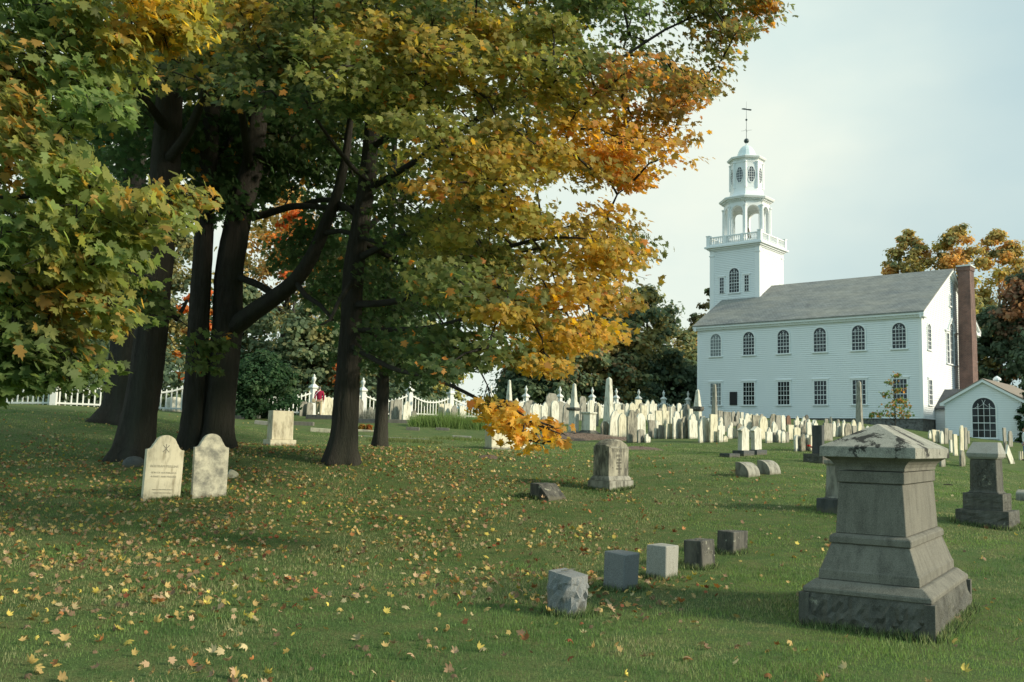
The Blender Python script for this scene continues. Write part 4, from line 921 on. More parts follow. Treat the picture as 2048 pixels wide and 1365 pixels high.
# curbs (px left, px right, y base, height px, material, label)
for (xa, xb, yb, hp, mt, lab) in [
    (460,486,838,8,'granite_dark','dark granite curb end left of the cream block stone'),(486,518,837,7,'granite_light','pale granite curb left of the cream block stone'),
    (508,538,850,9,'granite_light','short pale curb touching the cream block stone'),(580,626,851,8,'granite','grey granite curb right of the cream block stone'),
    (590,621,828,8,'cream_marble','cream curb below the green shrub'),(611,664,839,8,'granite_dark','long black curb at the feet of the walking person'),
    (620,668,865,9,'cream_marble','cream curb left of the middle trunk'),(713,752,838,5,'granite_light','pale upper curb between the middle and thin trunks'),
    (712,752,847,8,'granite_dark','dark lower curb between the middle and thin trunks'),(776,834,847,7,'granite','grey curb right of the thin trunk'),
    (709,858,876,4,'granite_light','long thin pale curb flush with the grass'),(904,942,876,4,'granite_light','short thin pale curb left of the wide family stone'),
    (712,752,864,4,'cream_marble','thin cream curb between the middle and thin trunks'),(812,838,861,6,'granite','flat grey footstone right of the thin trunk'),(871,898,861,5,'granite','flat grey footstone below the grass clump')]:
    a, b_ = gpt(xa, yb), gpt(xb, yb); Yc = (a[1]+b_[1])/2; s_ = Yc/F
    a = at(xa, yb, Yc); b_ = at(xb, yb, Yc); za, zb_ = h1(a[0], Yc), h1(b_[0], Yc); dx = b_[0]-a[0]
    mb = MB(); mb.box(0, dx, 0, .3, -.15, hp*s_+.02); o = mb.build('curb', M[mt], None, bevel=.012); o.location = (a[0], Yc, min(za, zb_)); o.rotation_euler = (0, -math.atan2(zb_-za, dx), 0); tag(o, lab, 'stone curb', 'granite curbs of the family plots')
# small dark stone bench
p = gpt(859, 832); s_ = p[1]/F; t = empty('bench', p, 0, 'low dark stone bench against the white fence', 'bench')
mb = MB(); mb.box(-.52,.52,-.18,.18,.25,.33); mb.build('seat', M['granite_dark'], t, bevel=.01)
for x0 in (-.4, .28):
    mb = MB(); mb.box(x0,x0+.12,-.14,.14,-.1,.249); mb.build('leg', M['granite_dark'], t)

# ================================================================== WHITE FENCE
posts = [(-60,48,0),(62+43,47.5,1),(233,49,1),(372,51,1),(502,53,1),(625,56,1),(724,58.5,1),(818,61,1),(900,64,1),(980,66.5,1),(1051,69.5,1),(1119,72.5,1),(1184,75.5,1),(1232,78.5,1),(1277,81.5,1),(1327,84.5,1),(1376,87,1)]
pp = []
for px, Y, u_ in posts:
    q = at(px, 830, Y); pp.append(Vector((q[0], Y, h1(q[0], Y))))
fence = empty('picket_fence', pp[0], 0, 'long white picket fence with dipping rails and urn-topped square posts', 'fence'); fo_ = pp[0]
for i, q in enumerate(pp):
    q = q-fo_; d = (pp[min(i+1, len(pp)-1)]-pp[max(i-1, 0)]); ang = math.atan2(d.y, d.x); big = 1.0
    mb = MB(); k = .145
    mb.rings([[(x, y, z) for x, y in ((-w,-w),(w,-w),(w,w),(-w,w))] for z, w in ((-.3,k),(1.62,k),(1.621,k+.06),(1.70,k+.08),(1.74,k+.05),(1.86,k-.05),(1.90,.06))])
    po = mb.build('fence_post', M['fence_paint'], fence, loc=q, rz=ang)
    mb = MB(); mb.lathe([(.05,1.90),(.09,1.93),(.045,1.99),(.10,2.08),(.135,2.19),(.12,2.27),(.05,2.31),(.065,2.35),(.05,2.42),(.01,2.47)], 10); mb.build('urn', M['fence_paint'], po, smooth=True)
for i in range(len(pp)-1):
    a, b_ = pp[i]-fo_, pp[i+1]-fo_; L = (b_-a).length; nP = max(8, int(L/.27)); d = (b_-a).normalized(); nrm = Vector((-d.y, d.x, 0)).normalized()
    mb = MB()
    sag = lambda t: .98+.34*min(1, max(0, (abs(2*t-1)-.12)/.76))**1.7
    pt = lambda t, z, o=0.0: a+(b_-a)*t+Vector((0,0,z))+nrm*o
    dh = Vector((d.x, d.y, 0))
    for k in range(1, nP):
        t = k/nP; top = sag(t)+.17; w = .034
        P_ = [pt(t, .08)-dh*w, pt(t, .08)+dh*w, pt(t, top-.06)+dh*w, pt(t, top), pt(t, top-.06)-dh*w]
        mb.rings([[tuple(q+nrm*-.012) for q in P_], [tuple(q+nrm*.012) for q in P_]])
    ts = np.linspace(.03, .97, 15)
    for lo in (lambda t: sag(t)-.04, lambda t: .14):
        for t0, t1_ in zip(ts[:-1], ts[1:]):
            mb.rings([[tuple(pt(t_, z_, o_)) for z_, o_ in ((lo(t_),-.055),(lo(t_),-.0125),(lo(t_)+.09,-.0125),(lo(t_)+.09,-.055))] for t_ in (t0, t1_)])
    mb.build('picket_panel', M['fence_paint'], fence)
# ================================================================== TREES
def foliage_mat(name, trans=.5, rough=.55):
    m, n, l, b = newmat(name); at_ = n.new('ShaderNodeAttribute'); at_.attribute_name = 'leaf_tint'
    l.new(at_.outputs['Color'], b.inputs['Base Color']); b.inputs['Roughness'].default_value = rough; b.inputs['Specular IOR Level'].default_value = .25
    t = n.new('ShaderNodeBsdfTranslucent'); hs = n.new('ShaderNodeHueSaturation'); hs.inputs['Value'].default_value = 1.5; hs.inputs['Saturation'].default_value = 1.1
    l.new(at_.outputs['Color'], hs.inputs['Color']); l.new(hs.outputs['Color'], t.inputs['Color'])
    mx = n.new('ShaderNodeMixShader'); mx.inputs[0].default_value = trans
    l.new(b.outputs[0], mx.inputs[1]); l.new(t.outputs[0], mx.inputs[2]); l.new(mx.outputs[0], n['Material Output'].inputs['Surface'])
    return m
M['leaf'] = foliage_mat('maple_leaf', .58); M['leaf_far'] = foliage_mat('distant_leaf', .45, .8); M['fallen'] = foliage_mat('fallen_leaf', .15, .7)
_half = [(0,0),(.20,-.06),(.44,.05),(.30,.20),(.60,.42),(.50,.50),(.24,.50),(.28,.72),(.12,.70),(0,1.0)]
LEAF = np.array([(x, y) for x, y in _half] + [(-x, y) for x, y in _half[1:-1][::-1]])        # maple outline, 18 points
LEAF[:,1] -= .35
def leaf_geo(pos, size, tdir, nrm, droop=.22, rg=None, simple=False, fold=None):
    """verts and triangles of many leaves; pos (N,3), size (N,), tdir (N,3) base to tip, nrm (N,3)"""
    N = len(pos); rg = rg or np.random.default_rng(0)
    nrm = nrm/np.linalg.norm(nrm, axis=1, keepdims=True)
    t = tdir-nrm*(tdir*nrm).sum(1, keepdims=True); t /= np.linalg.norm(t, axis=1, keepdims=True)+1e-9
    s = np.cross(t, nrm)
    L = LEAF if not simple else np.array([(0,-.4),(.45,-.1),(.36,.28),(0,.62),(-.36,.28),(-.45,-.1)])
    K = len(L); L3 = np.vstack([L, [[0, .05]]])
    r2 = (L3**2).sum(1)
    curl = rg.uniform(-.2, 1.0, N)*droop*2 if fold is None else fold
    v = pos[:,None,:] + size[:,None,None]*(L3[None,:,0:1]*s[:,None,:] + L3[None,:,1:2]*t[:,None,:] - (r2[None,:,None]*curl[:,None,None])*nrm[:,None,:])
    idx = np.arange(K); tri = np.stack([idx, (idx+1) % K, np.full(K, K)], 1)
    f = (tri[None] + (np.arange(N)*(K+1))[:,None,None]).reshape(-1, 3)
    return v.reshape(-1, 3), f, K
def leaf_obj(name, parent, pos, size, tdir, nrm, col, mat, simple=False, rg=None, droop=.22, fold=None):
    v, f, K = leaf_geo(pos, size, tdir, nrm, droop, rg, simple, fold)
    if parent is not None: v = v-np.array(parent.location)
    o = np_mesh(name, v, f, mat, parent)
    at_ = o.data.attributes.new('leaf_tint', 'FLOAT_COLOR', 'FACE')
    c = np.repeat(np.hstack([np.clip(col, .004, .9), np.ones((len(col), 1))]), K, axis=0)
    at_.data.foreach_set('color', c.astype(np.float32).ravel())
    return o
def inpoly(px, py, poly):
    poly = np.array(poly, float); x, y = px, py; ins = np.zeros(len(x), bool); j = len(poly)-1
    for i in range(len(poly)):
        xi, yi, xj, yj = *poly[i], *poly[j]
        c = ((yi > y) != (yj > y)) & (x < (xj-xi)*(y-yi)/(yj-yi+1e-12)+xi); ins ^= c; j = i
    return ins
def sample(poly, n, rg):
    P = np.array(poly, float); lo, hi = P.min(0), P.max(0); out = []
    while len(out) < n:
        q = rg.uniform(lo, hi, (n*2, 2)); q = q[inpoly(q[:,0], q[:,1], poly)]; out += list(q)
    return np.array(out[:n])
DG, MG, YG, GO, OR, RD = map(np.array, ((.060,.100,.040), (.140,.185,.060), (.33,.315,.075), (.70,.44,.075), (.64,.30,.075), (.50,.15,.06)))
# bark
m, n, l, b = newmat('bark'); v = objvec(n, l, (1,1,.16), False); a = noise(n, l, 16, 8, .75, v, .8); a2 = noise(n, l, 1.5, 4, .6, v)
c = mix(n, l, a.outputs['Fac'], (.010,.009,.008), (.10,.09,.075)); r = ramp(n, [(.45,(0,0,0)),(.75,(1,1,1))]); l.new(a2.outputs['Fac'], r.inputs['Fac'])
c = mix(n, l, r.outputs['Color'], c, (.06,.062,.045)); l.new(c, b.inputs['Base Color']); b.inputs['Roughness'].default_value = .95; b.inputs['Specular IOR Level'].default_value = .1
bump(n, l, b, a.outputs['Fac'], .09, 1.0); M['bark'] = m
def bark_tube(mb, pts, rads, seed, n=22, flare=0.0, z0=None, fine=True):
    """tapered limb with furrowed outline; pts list of Vector, Catmull-like subdivision"""
    P = [np.array(p, float) for p in pts]; Rr = list(rads); Q, S = [], []
    for i in range(len(P)-1):
        p0, p1, p2, p3 = P[max(i-1,0)], P[i], P[i+1], P[min(i+2, len(P)-1)]; k = max(2, int(np.linalg.norm(p2-p1)/(.22 if fine else .35)))
        for j in range(k):
            t = j/k; Q.append(.5*((2*p1)+(-p0+p2)*t+(2*p0-5*p1+4*p2-p3)*t*t+(-p0+3*p1-3*p2+p3)*t**3)); S.append(Rr[i]+(Rr[i+1]-Rr[i])*t)
    Q.append(P[-1]); S.append(Rr[-1]); rg = np.random.default_rng(seed); ph = rg.uniform(0, 6.28, 8); rings = []
    ref = np.array([1., .2, 0])
    for i, q in enumerate(Q):
        t = Q[min(i+1, len(Q)-1)]-Q[max(i-1, 0)]; t = t/np.linalg.norm(t); a_ = ref-t*ref.dot(t); a_ /= np.linalg.norm(a_); ref = a_; b_ = np.cross(t, a_)
        ring = []
        for j in range(n):
            an = 2*math.pi*j/n; r = S[i]*(1+.05*math.sin(3*an+ph[0]+i*.07)+.035*math.sin(7*an+ph[1]+i*.11)+.03*math.sin(11*an+ph[2]-i*.06))
            if fine: r += S[i]*.035*rg.uniform(-1, 1)
            if flare and z0 is not None:
                hz = max(0, q[2]-z0); fl = math.exp(-hz/.30)*flare; r *= 1+fl*(1+.55*math.sin(5*an+ph[3])+.25*math.sin(3*an+ph[4]))
            ring.append(tuple(q+(a_*math.cos(an)+b_*math.sin(an))*r))
        rings.append(ring)
    mb.rings(rings)
    return np.array(Q), np.array(S)
_SP = [gpt(321, 1000)+np.array([0,0,.6]), gpt(417, 994)+np.array([0,0,.7]), gpt(559, 892)+np.array([0,0,.6]), gpt(1018, 899)+np.array([0,0,.5]), gpt(1219, 984)+np.array([0,0,.6])]
_SD = np.array(sv)
def shades(c, r):
    """keeps open the gaps in the foliage through which the sun reaches the pale stones"""
    for p in _SP:
        d = c-p; t = d@_SD
        if t > 0 and np.linalg.norm(d-_SD*t) < r+.35: return True
    return False
class Tree:
    def __init__(s, label, base, name='maple_tree', cat='tree', group=None):
        s.root = empty(name, base, 0, label, cat, group); s.base = np.array(base, float); s.mb = MB(); s.br = MB()
        s.nodes = np.zeros((0,3)); s.pos = []; s.size = []; s.td = []; s.nm = []; s.col = []; s.axis = np.array(base[:2], float)
    def limb(s, spec, seed, n=22, flare=0.0, px=True, attach=True, fine=True):
        pts, rads = [], []
        for q in spec:
            if px: X = at(q[0], q[1], q[2]); pts.append(X); rads.append(q[3]*q[2]/F/2)
            else: pts.append(np.array(q[:3], float)); rads.append(q[3])
        if flare: pts[0][2] = h1(pts[0][0], pts[0][1])-.15
        Q, S = bark_tube(s.mb, pts, rads, seed, n, flare, pts[0][2]+.15 if flare else None, fine)
        if attach:
            k = Q[:,2] > s.base[2]+2.2; s.nodes = np.vstack([s.nodes, Q[k]])
        return Q
    def boughs(s, C, rad_, nleaf, leafsize, colfn, rg, outw=.7, up=.55, flat=.42, rnd=.75, twig=True, br0=.014, maxr=1):
        """clusters of leaves with a branch to each; C (N,3)"""
        C = np.asarray(C); C = C[[not shades(c, rad_) for c in C]]
        if len(C) == 0: return
        nd = s.nodes.copy()
        if len(nd) == 0: nd = s.base[None,:]+np.array([[0,0,2.5]])
        D = np.array([np.min(((nd-c)**2).sum(1)) for c in C]); order = np.argsort(D)
        for k in order:
            c = C[k]; d2 = ((nd-c)**2).sum(1) + np.maximum(0, nd[:,2]-c[2])**2*1.5; i = int(np.argmin(d2)); p = nd[i]; L = math.sqrt(((p-c)**2).sum())
            if twig and L > .15:
                mid = p*.5+c*.5+np.array([rg.uniform(-.1,.1), rg.uniform(-.1,.1), .10+.06*rg.random()])*L*.8
                m1 = p*.75+mid*.25+np.array([0,0,.02])*L; r0 = min(.055*maxr, br0+.010*L)
                q1 = p*.40+mid*.6; q2 = mid*.5+c*.5+rg.normal(0,.05,3)*L*.6
                s.br.tube([p, q1, mid, q2, c], [r0, r0*.8, r0*.62, r0*.42, .005], 5, False)
                nd = np.vstack([nd, q1, mid, q2, c])
                for _ in range(3):
                    e = c+rg.normal(0, .33, 3)*rad_*np.array([1,1,.4]); s.br.tube([q2, (q2+e)/2+rg.normal(0,.04,3), e], [.007, .005, .003], 4, False)
        for c in C:
            n_ = int(nleaf*rg.uniform(.6, 1.4)); rr = rad_*rg.uniform(.7, 1.35)
            d = rg.normal(0, 1, (n_, 3)); d /= np.linalg.norm(d, axis=1, keepdims=True); q = d*(rg.random((n_,1))**.45)*rr
            q[:,2] *= flat; ow = np.array([c[0]-s.axis[0], c[1]-s.axis[1]]); ow = ow/(np.linalg.norm(ow)+1e-6); 
            q[:,2] -= .12*((q[:,:2]@ow))           # sprays droop outward
            P = c+q; base = np.array([ow[0]*outw, ow[1]*outw, up]); nm = base+rg.normal(0, 1, (n_,3))*rnd*.6
            td = np.array([ow[0]*.6, ow[1]*.6, -.75])+rg.normal(0, .55, (n_,3))
            s.pos.append(P); s.nm.append(nm); s.td.append(td); s.size.append(leafsize*rg.uniform(.5, 1.35, n_)); s.col.append(colfn(c, P, rg))
        s.nodes = nd
    def finish(s, mat='leaf', simple=False, seed=0):
        o = s.root; off = Vector(o.location)
        s.mb.v = [tuple(Vector(p)-off) for p in s.mb.v]; s.br.v = [tuple(Vector(p)-off) for p in s.br.v]
        k0 = len(s.mb.v); s.mb.v += s.br.v; s.mb.f += [tuple(i+k0 for i in f_) for f_ in s.br.f]; tr = s.mb.build('trunk', M['bark'], o, smooth=True)
        if s.pos: leaf_obj('crown', o, np.vstack(s.pos), np.concatenate(s.size), np.vstack(s.td), np.vstack(s.nm), np.vstack(s.col), M[mat], simple, np.random.default_rng(seed))
def proj(P):
    d = P-np.array([0,0,EYE]); z = d@_FF; return 1024+F*(d@_RR)/z, 682.5-F*(d@_UU)/z
# where the photograph's foliage turns: (px, py, radius, colour, weight)
TINT = [(820,250,150,YG,.6),(960,450,120,YG,.7),(700,40,120,YG,.35),(1150,490,90,YG,.8),(1100,220,90,YG,.7),(930,150,80,GO,.5),(830,330,50,GO,.5),(880,480,45,GO,.5),(1180,370,150,GO,2.1),(1120,600,110,GO,1.8),(1010,310,90,GO,.8),(1260,300,80,OR,1.1),(1290,250,60,RD,.7),(1240,440,70,OR,.9),(1230,640,70,OR,.9),(1180,690,70,GO,1.8),(1330,160,90,OR,.7),(1440,210,70,OR,1.0),
        (1050,110,110,YG,1.1),(1010,50,70,GO,.6),(930,350,60,OR,.8),(860,430,120,YG,.9),(900,540,100,YG,.6),(700,130,150,YG,.55),(760,60,80,GO,.6),(480,110,90,YG,.5),(430,50,90,GO,.9),(290,60,90,OR,.6),(1480,30,60,OR,.9),(1400,60,90,MG,1.2),
        (820,680,140,DG,1.6),(640,560,150,DG,1.2),(560,300,160,DG,2.0),(330,300,160,DG,2.0),(1000,690,90,MG,1.0),(1360,330,60,MG,.9),(1290,480,60,MG,.8),(1060,480,90,YG,.8),(1090,860,90,OR,.6),(1070,860,70,GO,1.6),(1000,820,60,GO,1.3),(950,790,50,YG,1.0),(1135,882,30,OR,1.2),(1040,850,40,GO,1.5),(1300,100,70,MG,.9),(1110,730,50,GO,.9)]
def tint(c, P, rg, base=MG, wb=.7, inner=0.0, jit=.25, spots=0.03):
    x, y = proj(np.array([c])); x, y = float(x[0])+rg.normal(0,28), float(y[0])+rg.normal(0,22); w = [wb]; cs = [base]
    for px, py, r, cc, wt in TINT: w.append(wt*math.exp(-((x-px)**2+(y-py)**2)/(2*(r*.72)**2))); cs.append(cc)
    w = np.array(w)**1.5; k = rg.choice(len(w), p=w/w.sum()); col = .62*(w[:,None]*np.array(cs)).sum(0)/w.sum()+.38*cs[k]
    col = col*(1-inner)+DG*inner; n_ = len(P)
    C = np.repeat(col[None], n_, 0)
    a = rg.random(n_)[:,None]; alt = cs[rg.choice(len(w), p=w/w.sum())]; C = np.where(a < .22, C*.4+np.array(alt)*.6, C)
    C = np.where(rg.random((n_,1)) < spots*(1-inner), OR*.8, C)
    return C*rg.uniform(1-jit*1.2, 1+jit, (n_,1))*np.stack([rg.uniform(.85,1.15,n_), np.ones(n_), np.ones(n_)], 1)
rg = np.random.default_rng(21)
# ---------- big middle maple
mb_ = gpt(683, 927); T4 = Tree('large maple with straight dark trunk and yellow-orange boughs reaching toward the church', (mb_[0], mb_[1], mb_[2]), group=None); Yb = mb_[1]; print('T4', mb_)
T4.limb([(682,925,Yb,56),(686,895,Yb,53),(690,850,Yb,51),(694,780,Yb,50),(700,700,Yb,46),(704,620,Yb,42),(708,540,Yb,42),(722,450,Yb,38),(735,360,Yb,34),(745,250,Yb,29),(755,120,Yb+.3,24),(765,0,Yb+.5,19),(770,-200,Yb+.5,12),(775,-420,Yb,5)], 1, 26, .42)
for i, lb in enumerate([
    [(735,380,22.3,15),(820,330,20,13),(920,260,17.5,11),(1050,190,15.8,9),(1200,140,15,7),(1330,60,15,5),(1400,30,15.2,3)],
    [(742,300,22.3,14),(860,200,20,12),(980,100,18,9),(1130,60,17,7),(1260,-20,16.5,4)],
    [(712,520,22.3,16),(790,480,20.5,13),(880,440,18,11),(980,370,15.5,9),(1100,310,14,7),(1200,285,13.8,5),(1270,285,14.5,3)],
    [(705,610,22.3,15),(800,600,20,13),(900,540,17.5,11),(1000,500,15,9),(1100,475,13.8,6),(1190,480,14,3)],
    [(702,660,22.3,12),(770,660,21,11),(860,655,18.5,9),(960,630,16,7),(1050,620,14,5),(1130,620,13.5,3)],
    [(700,690,22.3,12),(780,735,19,9),(860,755,16.5,8),(930,785,14,7),(985,815,12.6,6),(1060,845,12,4),(1120,868,11.8,2.5)],
    [(727,440,22.3,14),(660,400,23.5,11),(590,415,24.5,9),(520,430,25,6)],
    [(720,470,22.3,13),(800,400,25,11),(900,330,27.5,8),(1000,280,29,5)],
    [(745,260,22.3,13),(680,150,19.5,10),(620,50,17,7),(560,-30,15.5,4)],
    [(748,200,22.3,12),(800,100,24,10),(900,10,26,7),(960,-60,28,4)],
    [(735,360,22.2,12),(700,330,19.5,10),(640,250,17,7),(600,180,15.5,4)],
    [(708,560,22.3,12),(680,600,20,9),(660,640,18.5,6),(640,650,17.5,3)],
    [(716,480,22.3,13),(790,520,23,11),(860,560,25,8),(930,600,26.5,5)]]):
    T4.limb(lb, 30+i, 9, fine=False)
R4, C4 = 9.4, np.array([-3.2, 21.0])
def ynear(px, R=R4, C=C4):
    t = (px-1024)/F; a, b_, c_ = 1+t*t, -(2*C[1]+2*t*C[0]), C[0]**2+C[1]**2-R*R; D = b_*b_-4*a*c_
    return ((-b_-math.sqrt(D))/(2*a) if D > 0 else -b_/(2*a)), (max(0, D)**.5/a)
MAIN = [(470,-60),(1300,-60),(1310,45),(1262,78),(1290,100),(1345,108),(1400,150),(1462,205),(1445,225),(1395,222),(1375,255),(1322,285),(1375,335),(1362,378),(1325,362),(1290,372),(1285,405),(1255,440),(1285,490),(1295,540),(1255,560),(1235,600),(1240,645),(1210,670),(1195,705),
        (1160,685),(1122,725),(1095,755),(1055,735),(1005,735),(985,748),(925,740),(880,770),(840,775),(790,770),(735,770),(690,740),(640,690),(610,620),(560,560),(520,470),(540,330),(500,200),(440,60)]
HOLES = [(770,30,16,10),(1180,60,16,14),(1225,110,18,12),(1000,160,12,10),(900,190,10,8),(690,470,14,12),(1010,480,12,9),(1150,560,12,9),(1230,40,18,14),(560,60,10,8),(1345,395,40,40),(1090,235,24,16),(1140,190,18,12),(1265,205,20,12),(1110,330,12,8),(935,748,14,12),(966,728,11,9),(1285,185,22,12),(560,430,30,26),(520,480,26,28),(615,330,16,14),(1120,455,12,10),(870,300,12,9),(1235,385,16,12),(600,80,10,9),(1060,130,14,14),(1200,235,22,10)]
def hole(x, y, k=1.0):
    return any(((x-a)/(r1*k))**2+((y-b_)/(r2*k))**2 < 1 for a, b_, r1, r2 in HOLES)
pts = sample(MAIN, 730, rg); C_, inner = [], []
for (x, y) in pts:
    if hole(x, y, 2.0): continue
    yn, span = ynear(x); Y = yn + (rg.random()**1.7)*min(span, 11); hi = max(0, (900-y)/900)
    if x < 760 and y > 215: Y = rg.uniform(23.6, 29)
    elif x < 845 and y > 300: Y = rg.uniform(19.5, 26)
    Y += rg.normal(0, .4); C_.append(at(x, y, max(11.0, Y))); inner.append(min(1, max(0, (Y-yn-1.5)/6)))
C_ = np.array(C_); inner = np.array(inner)
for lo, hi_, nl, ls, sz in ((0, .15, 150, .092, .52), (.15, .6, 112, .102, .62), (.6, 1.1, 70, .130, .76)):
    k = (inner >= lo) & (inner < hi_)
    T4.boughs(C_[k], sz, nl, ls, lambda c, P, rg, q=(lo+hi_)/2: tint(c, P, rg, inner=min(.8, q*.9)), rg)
# top right spray against the sky, the low orange bough
TOPR = [(1350,-60),(1535,-60),(1540,20),(1500,60),(1470,100),(1440,125),(1425,95),(1390,60),(1362,30)]
T4.boughs([at(x, y, 15.2+rg.normal(0,.7)) for x, y in sample(TOPR, 34, rg)], .42, 110, .098, lambda c, P, rg: tint(c, P, rg), rg)
LOW = [(905,775),(960,785),(1010,800),(1050,835),(1110,850),(1140,872),(1120,880),(1070,872),(1030,862),(985,845),(955,835),(930,810)]
T4.boughs([at(x, y, 12.3+rg.normal(0,.35)) for x, y in sample(LOW, 22, rg)], .17, 17, .10, lambda c, P, rg: tint(c, P, rg, wb=.2), rg, flat=.8)
T4.boughs([at(x, y, 12.1+rg.normal(0,.3)) for x, y in sample([(960,812),(1000,825),(1045,862),(1045,890),(1020,880),(985,850)], 10, rg)]+[at(1085,888,11.9),at(1130,885,11.8),at(1045,885,12)], .16, 17, .10, lambda c, P, rg: tint(c, P, rg, wb=.1), rg, flat=.9)
# canopy above the frame and the far half
def dome(n, C, R, z0, z1, rg, lo=.35):
    out = []
    while len(out) < n:
        a, r, t = rg.uniform(0, 6.283), math.sqrt(rg.random()), rg.random(); z = z0+(z1-z0)*t; Rz = R*math.sqrt(max(0.02, 1-t**2.2))
        if r < lo: continue
        out.append((C[0]+Rz*r*math.cos(a), C[1]+Rz*r*math.sin(a), z))
    return np.array(out)
cc = dome(230, C4+np.array([0,.8]), 8.6, 9.2, 16.5, rg)
x_, y_ = proj(cc); ok = (y_ < -90) | ((cc[:,1] > 22) & (x_ > 480) & (x_ < 1180) & (y_ < 600)); cc = cc[ok]
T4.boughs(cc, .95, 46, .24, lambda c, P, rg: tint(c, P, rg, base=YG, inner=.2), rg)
T4.finish(seed=4)
# ---------- the left group: four trunks
def simple_tree(label, base_px, spec, limbs, clusters, seed, flare=.5, n=24, group='maple trunks standing at the left', **kw):
    b0 = gpt(*base_px); T = Tree(label, tuple(b0)); T.limb([(q[0], q[1], b0[1]+(q[3] if len(q) > 3 else 0), q[2]) for q in spec], seed, n, flare)
    for i, lb in enumerate(limbs): T.limb([(q[0], q[1], b0[1]+q[2], q[3]) for q in lb], seed*10+i, 12, fine=False)
    for (C, r_, nl, ls, fn) in clusters(b0[1]): T.boughs(C, r_, nl, ls, fn, rg, **kw)
    T.finish(seed=seed); return T
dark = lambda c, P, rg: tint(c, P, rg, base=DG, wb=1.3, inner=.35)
LEFTTOP = [(-60,-60),(560,-60),(600,60),(560,180),(520,300),(430,330),(330,300),(200,260),(-60,240)]
def cl3(Y): return [([at(x, y, rg.uniform(Y-7.5, Y+2) if y < 190 else rg.uniform(Y+.8, Y+4)) for x, y in sample([(380,-60),(700,-60),(690,200),(640,330),(560,360),(470,340),(400,250)], 110, rg)], .75, 62, .155, lambda c, P, rg: tint(c, P, rg, inner=.25)),
                    (dome(60, np.array([-8.0, 24.]), 6.5, 9.8, 16, rg), .95, 46, .24, dark)]
T3 = simple_tree('forked maple trunk of the left group with one great limb curving up to the right', (428,897),
    [(425,893,70),(432,850,66),(437,800,64),(444,740,62),(450,690,60),(455,640,60),(456,560,56),(470,470,52),(490,380,48),(505,330,44),(520,200,38),(540,60,32),(552,-80,26),(560,-300,14),(565,-450,5)],
    [[(452,665,0,40),(480,645,-.2,38),(510,622,-.4,36),(548,596,-.6,34),(590,562,-.8,31),(625,510,-1,28),(650,450,-1,25),(670,400,-1,22),(688,330,-1.2,18),(700,240,-1.5,13),(705,140,-2,8)],
     [(458,548,0,15),(490,560,-.2,14),(520,572,-.4,14),(548,592,-.5,13)], [(485,437,.2,17),(530,430,.1,15),(575,415,-.2,14),(620,413,-.6,12),(690,418,-1,10),(745,402,-1.5,7)],
     [(590,560,-.8,13),(610,590,-1.2,11),(640,610,-1.8,9),(665,640,-2.5,6)], [(645,470,-1,12),(680,462,-1.5,10),(740,480,-2.5,9),(820,505,-3.5,6)],
     [(500,340,0,20),(480,200,-3,14),(460,60,-6,8)], [(525,200,0,18),(620,120,-3,12),(700,60,-5,7)], [(540,60,0,16),(600,-60,-3,12),(640,-160,-4,6)]], cl3, 3)
def cl1(Y): return [([at(x, y, rg.uniform(Y-8, Y+3) if y < 170 else rg.uniform(Y+.8, Y+4)) for x, y in sample([(150,-60),(430,-60),(440,250),(380,330),(300,300),(210,260)], 90, rg)], .75, 60, .155, lambda c, P, rg: tint(c, P, rg, inner=.3)),
                    (dome(60, np.array([-11.0, 22.]), 6.5, 9.5, 16, rg), .95, 46, .24, dark),
                    ([at(x, y, rg.uniform(Y+1, Y+5)) for x, y in sample([(200,240),(560,300),(520,420),(400,440),(300,400),(200,380)], 34, rg)], .8, 55, .17, dark),
                    ([at(x, y, rg.uniform(Y-2.5, Y-1)) for x, y in sample([(270,560),(330,570),(350,620),(320,650),(270,640)], 12, rg)]+[at(x, y, Y-1.5) for x, y in sample([(385,660),(440,670),(440,740),(395,740)], 9, rg)], .38, 34, .15, lambda c, P, rg: tint(c, P, rg, base=MG, wb=2, inner=.2))]
T1 = simple_tree('thick dark maple trunk behind the emblem headstone', (268,919),
    [(265,922,78),(268,895,70),(278,840,66),(291,760,63),(304,640,62),(314,520,60),(326,380,58),(335,250,52),(341,100,46),(345,-60,38),(350,-260,22),(352,-430,6)],
    [[(330,330,0,26),(380,260,-1,20),(420,150,-3,14),(450,20,-4,8)], [(335,260,0,22),(280,190,-2,16),(200,120,-4,10),(120,60,-6,6)], [(318,470,0,14),(280,440,-2,11),(225,420,-4,8),(160,400,-6,5)],
     [(345,620,.4,16),(352,640,.3,10),(375,600,.2,6)], [(340,100,0,20),(420,0,-3,14),(480,-120,-5,8)]], cl1, 5)
T2 = simple_tree('slender straight maple trunk pressed against the forked trunk', (384,899),
    [(384,895,50),(388,840,44),(394,740,42),(400,620,40),(407,500,38),(413,380,36),(422,250,32),(430,120,28),(436,-60,22),(440,-300,8)], [[(415,350,0,14),(460,280,1,10),(520,240,3,6)]],
    lambda Y: [([at(x, y, rg.uniform(Y, Y+6)) for x, y in sample([(350,220),(700,260),(690,420),(600,380),(430,400)], 42, rg)], .8, 55, .17, dark)], 6, flare=.35)
T0 = simple_tree('broad dark maple trunk farther back at the left', (236,846),
    [(236,846,74),(240,815,62),(247,740,58),(254,640,54),(260,520,50),(267,400,44),(274,260,38),(280,80,30),(284,-200,12)], [[(262,500,0,14),(220,440,1,10),(160,400,2,6)], [(266,420,0,14),(330,360,1,10),(380,330,2,6)], [(700,0,0,0.1),(700,-1,0,.1)]][:2],
    lambda Y: [([at(x, y, rg.uniform(Y-1, Y+5)) for x, y in sample([(20,260),(480,260),(470,430),(380,470),(180,470),(60,400)], 60, rg)], 1.0, 60, .2, dark)], 7, flare=.55)
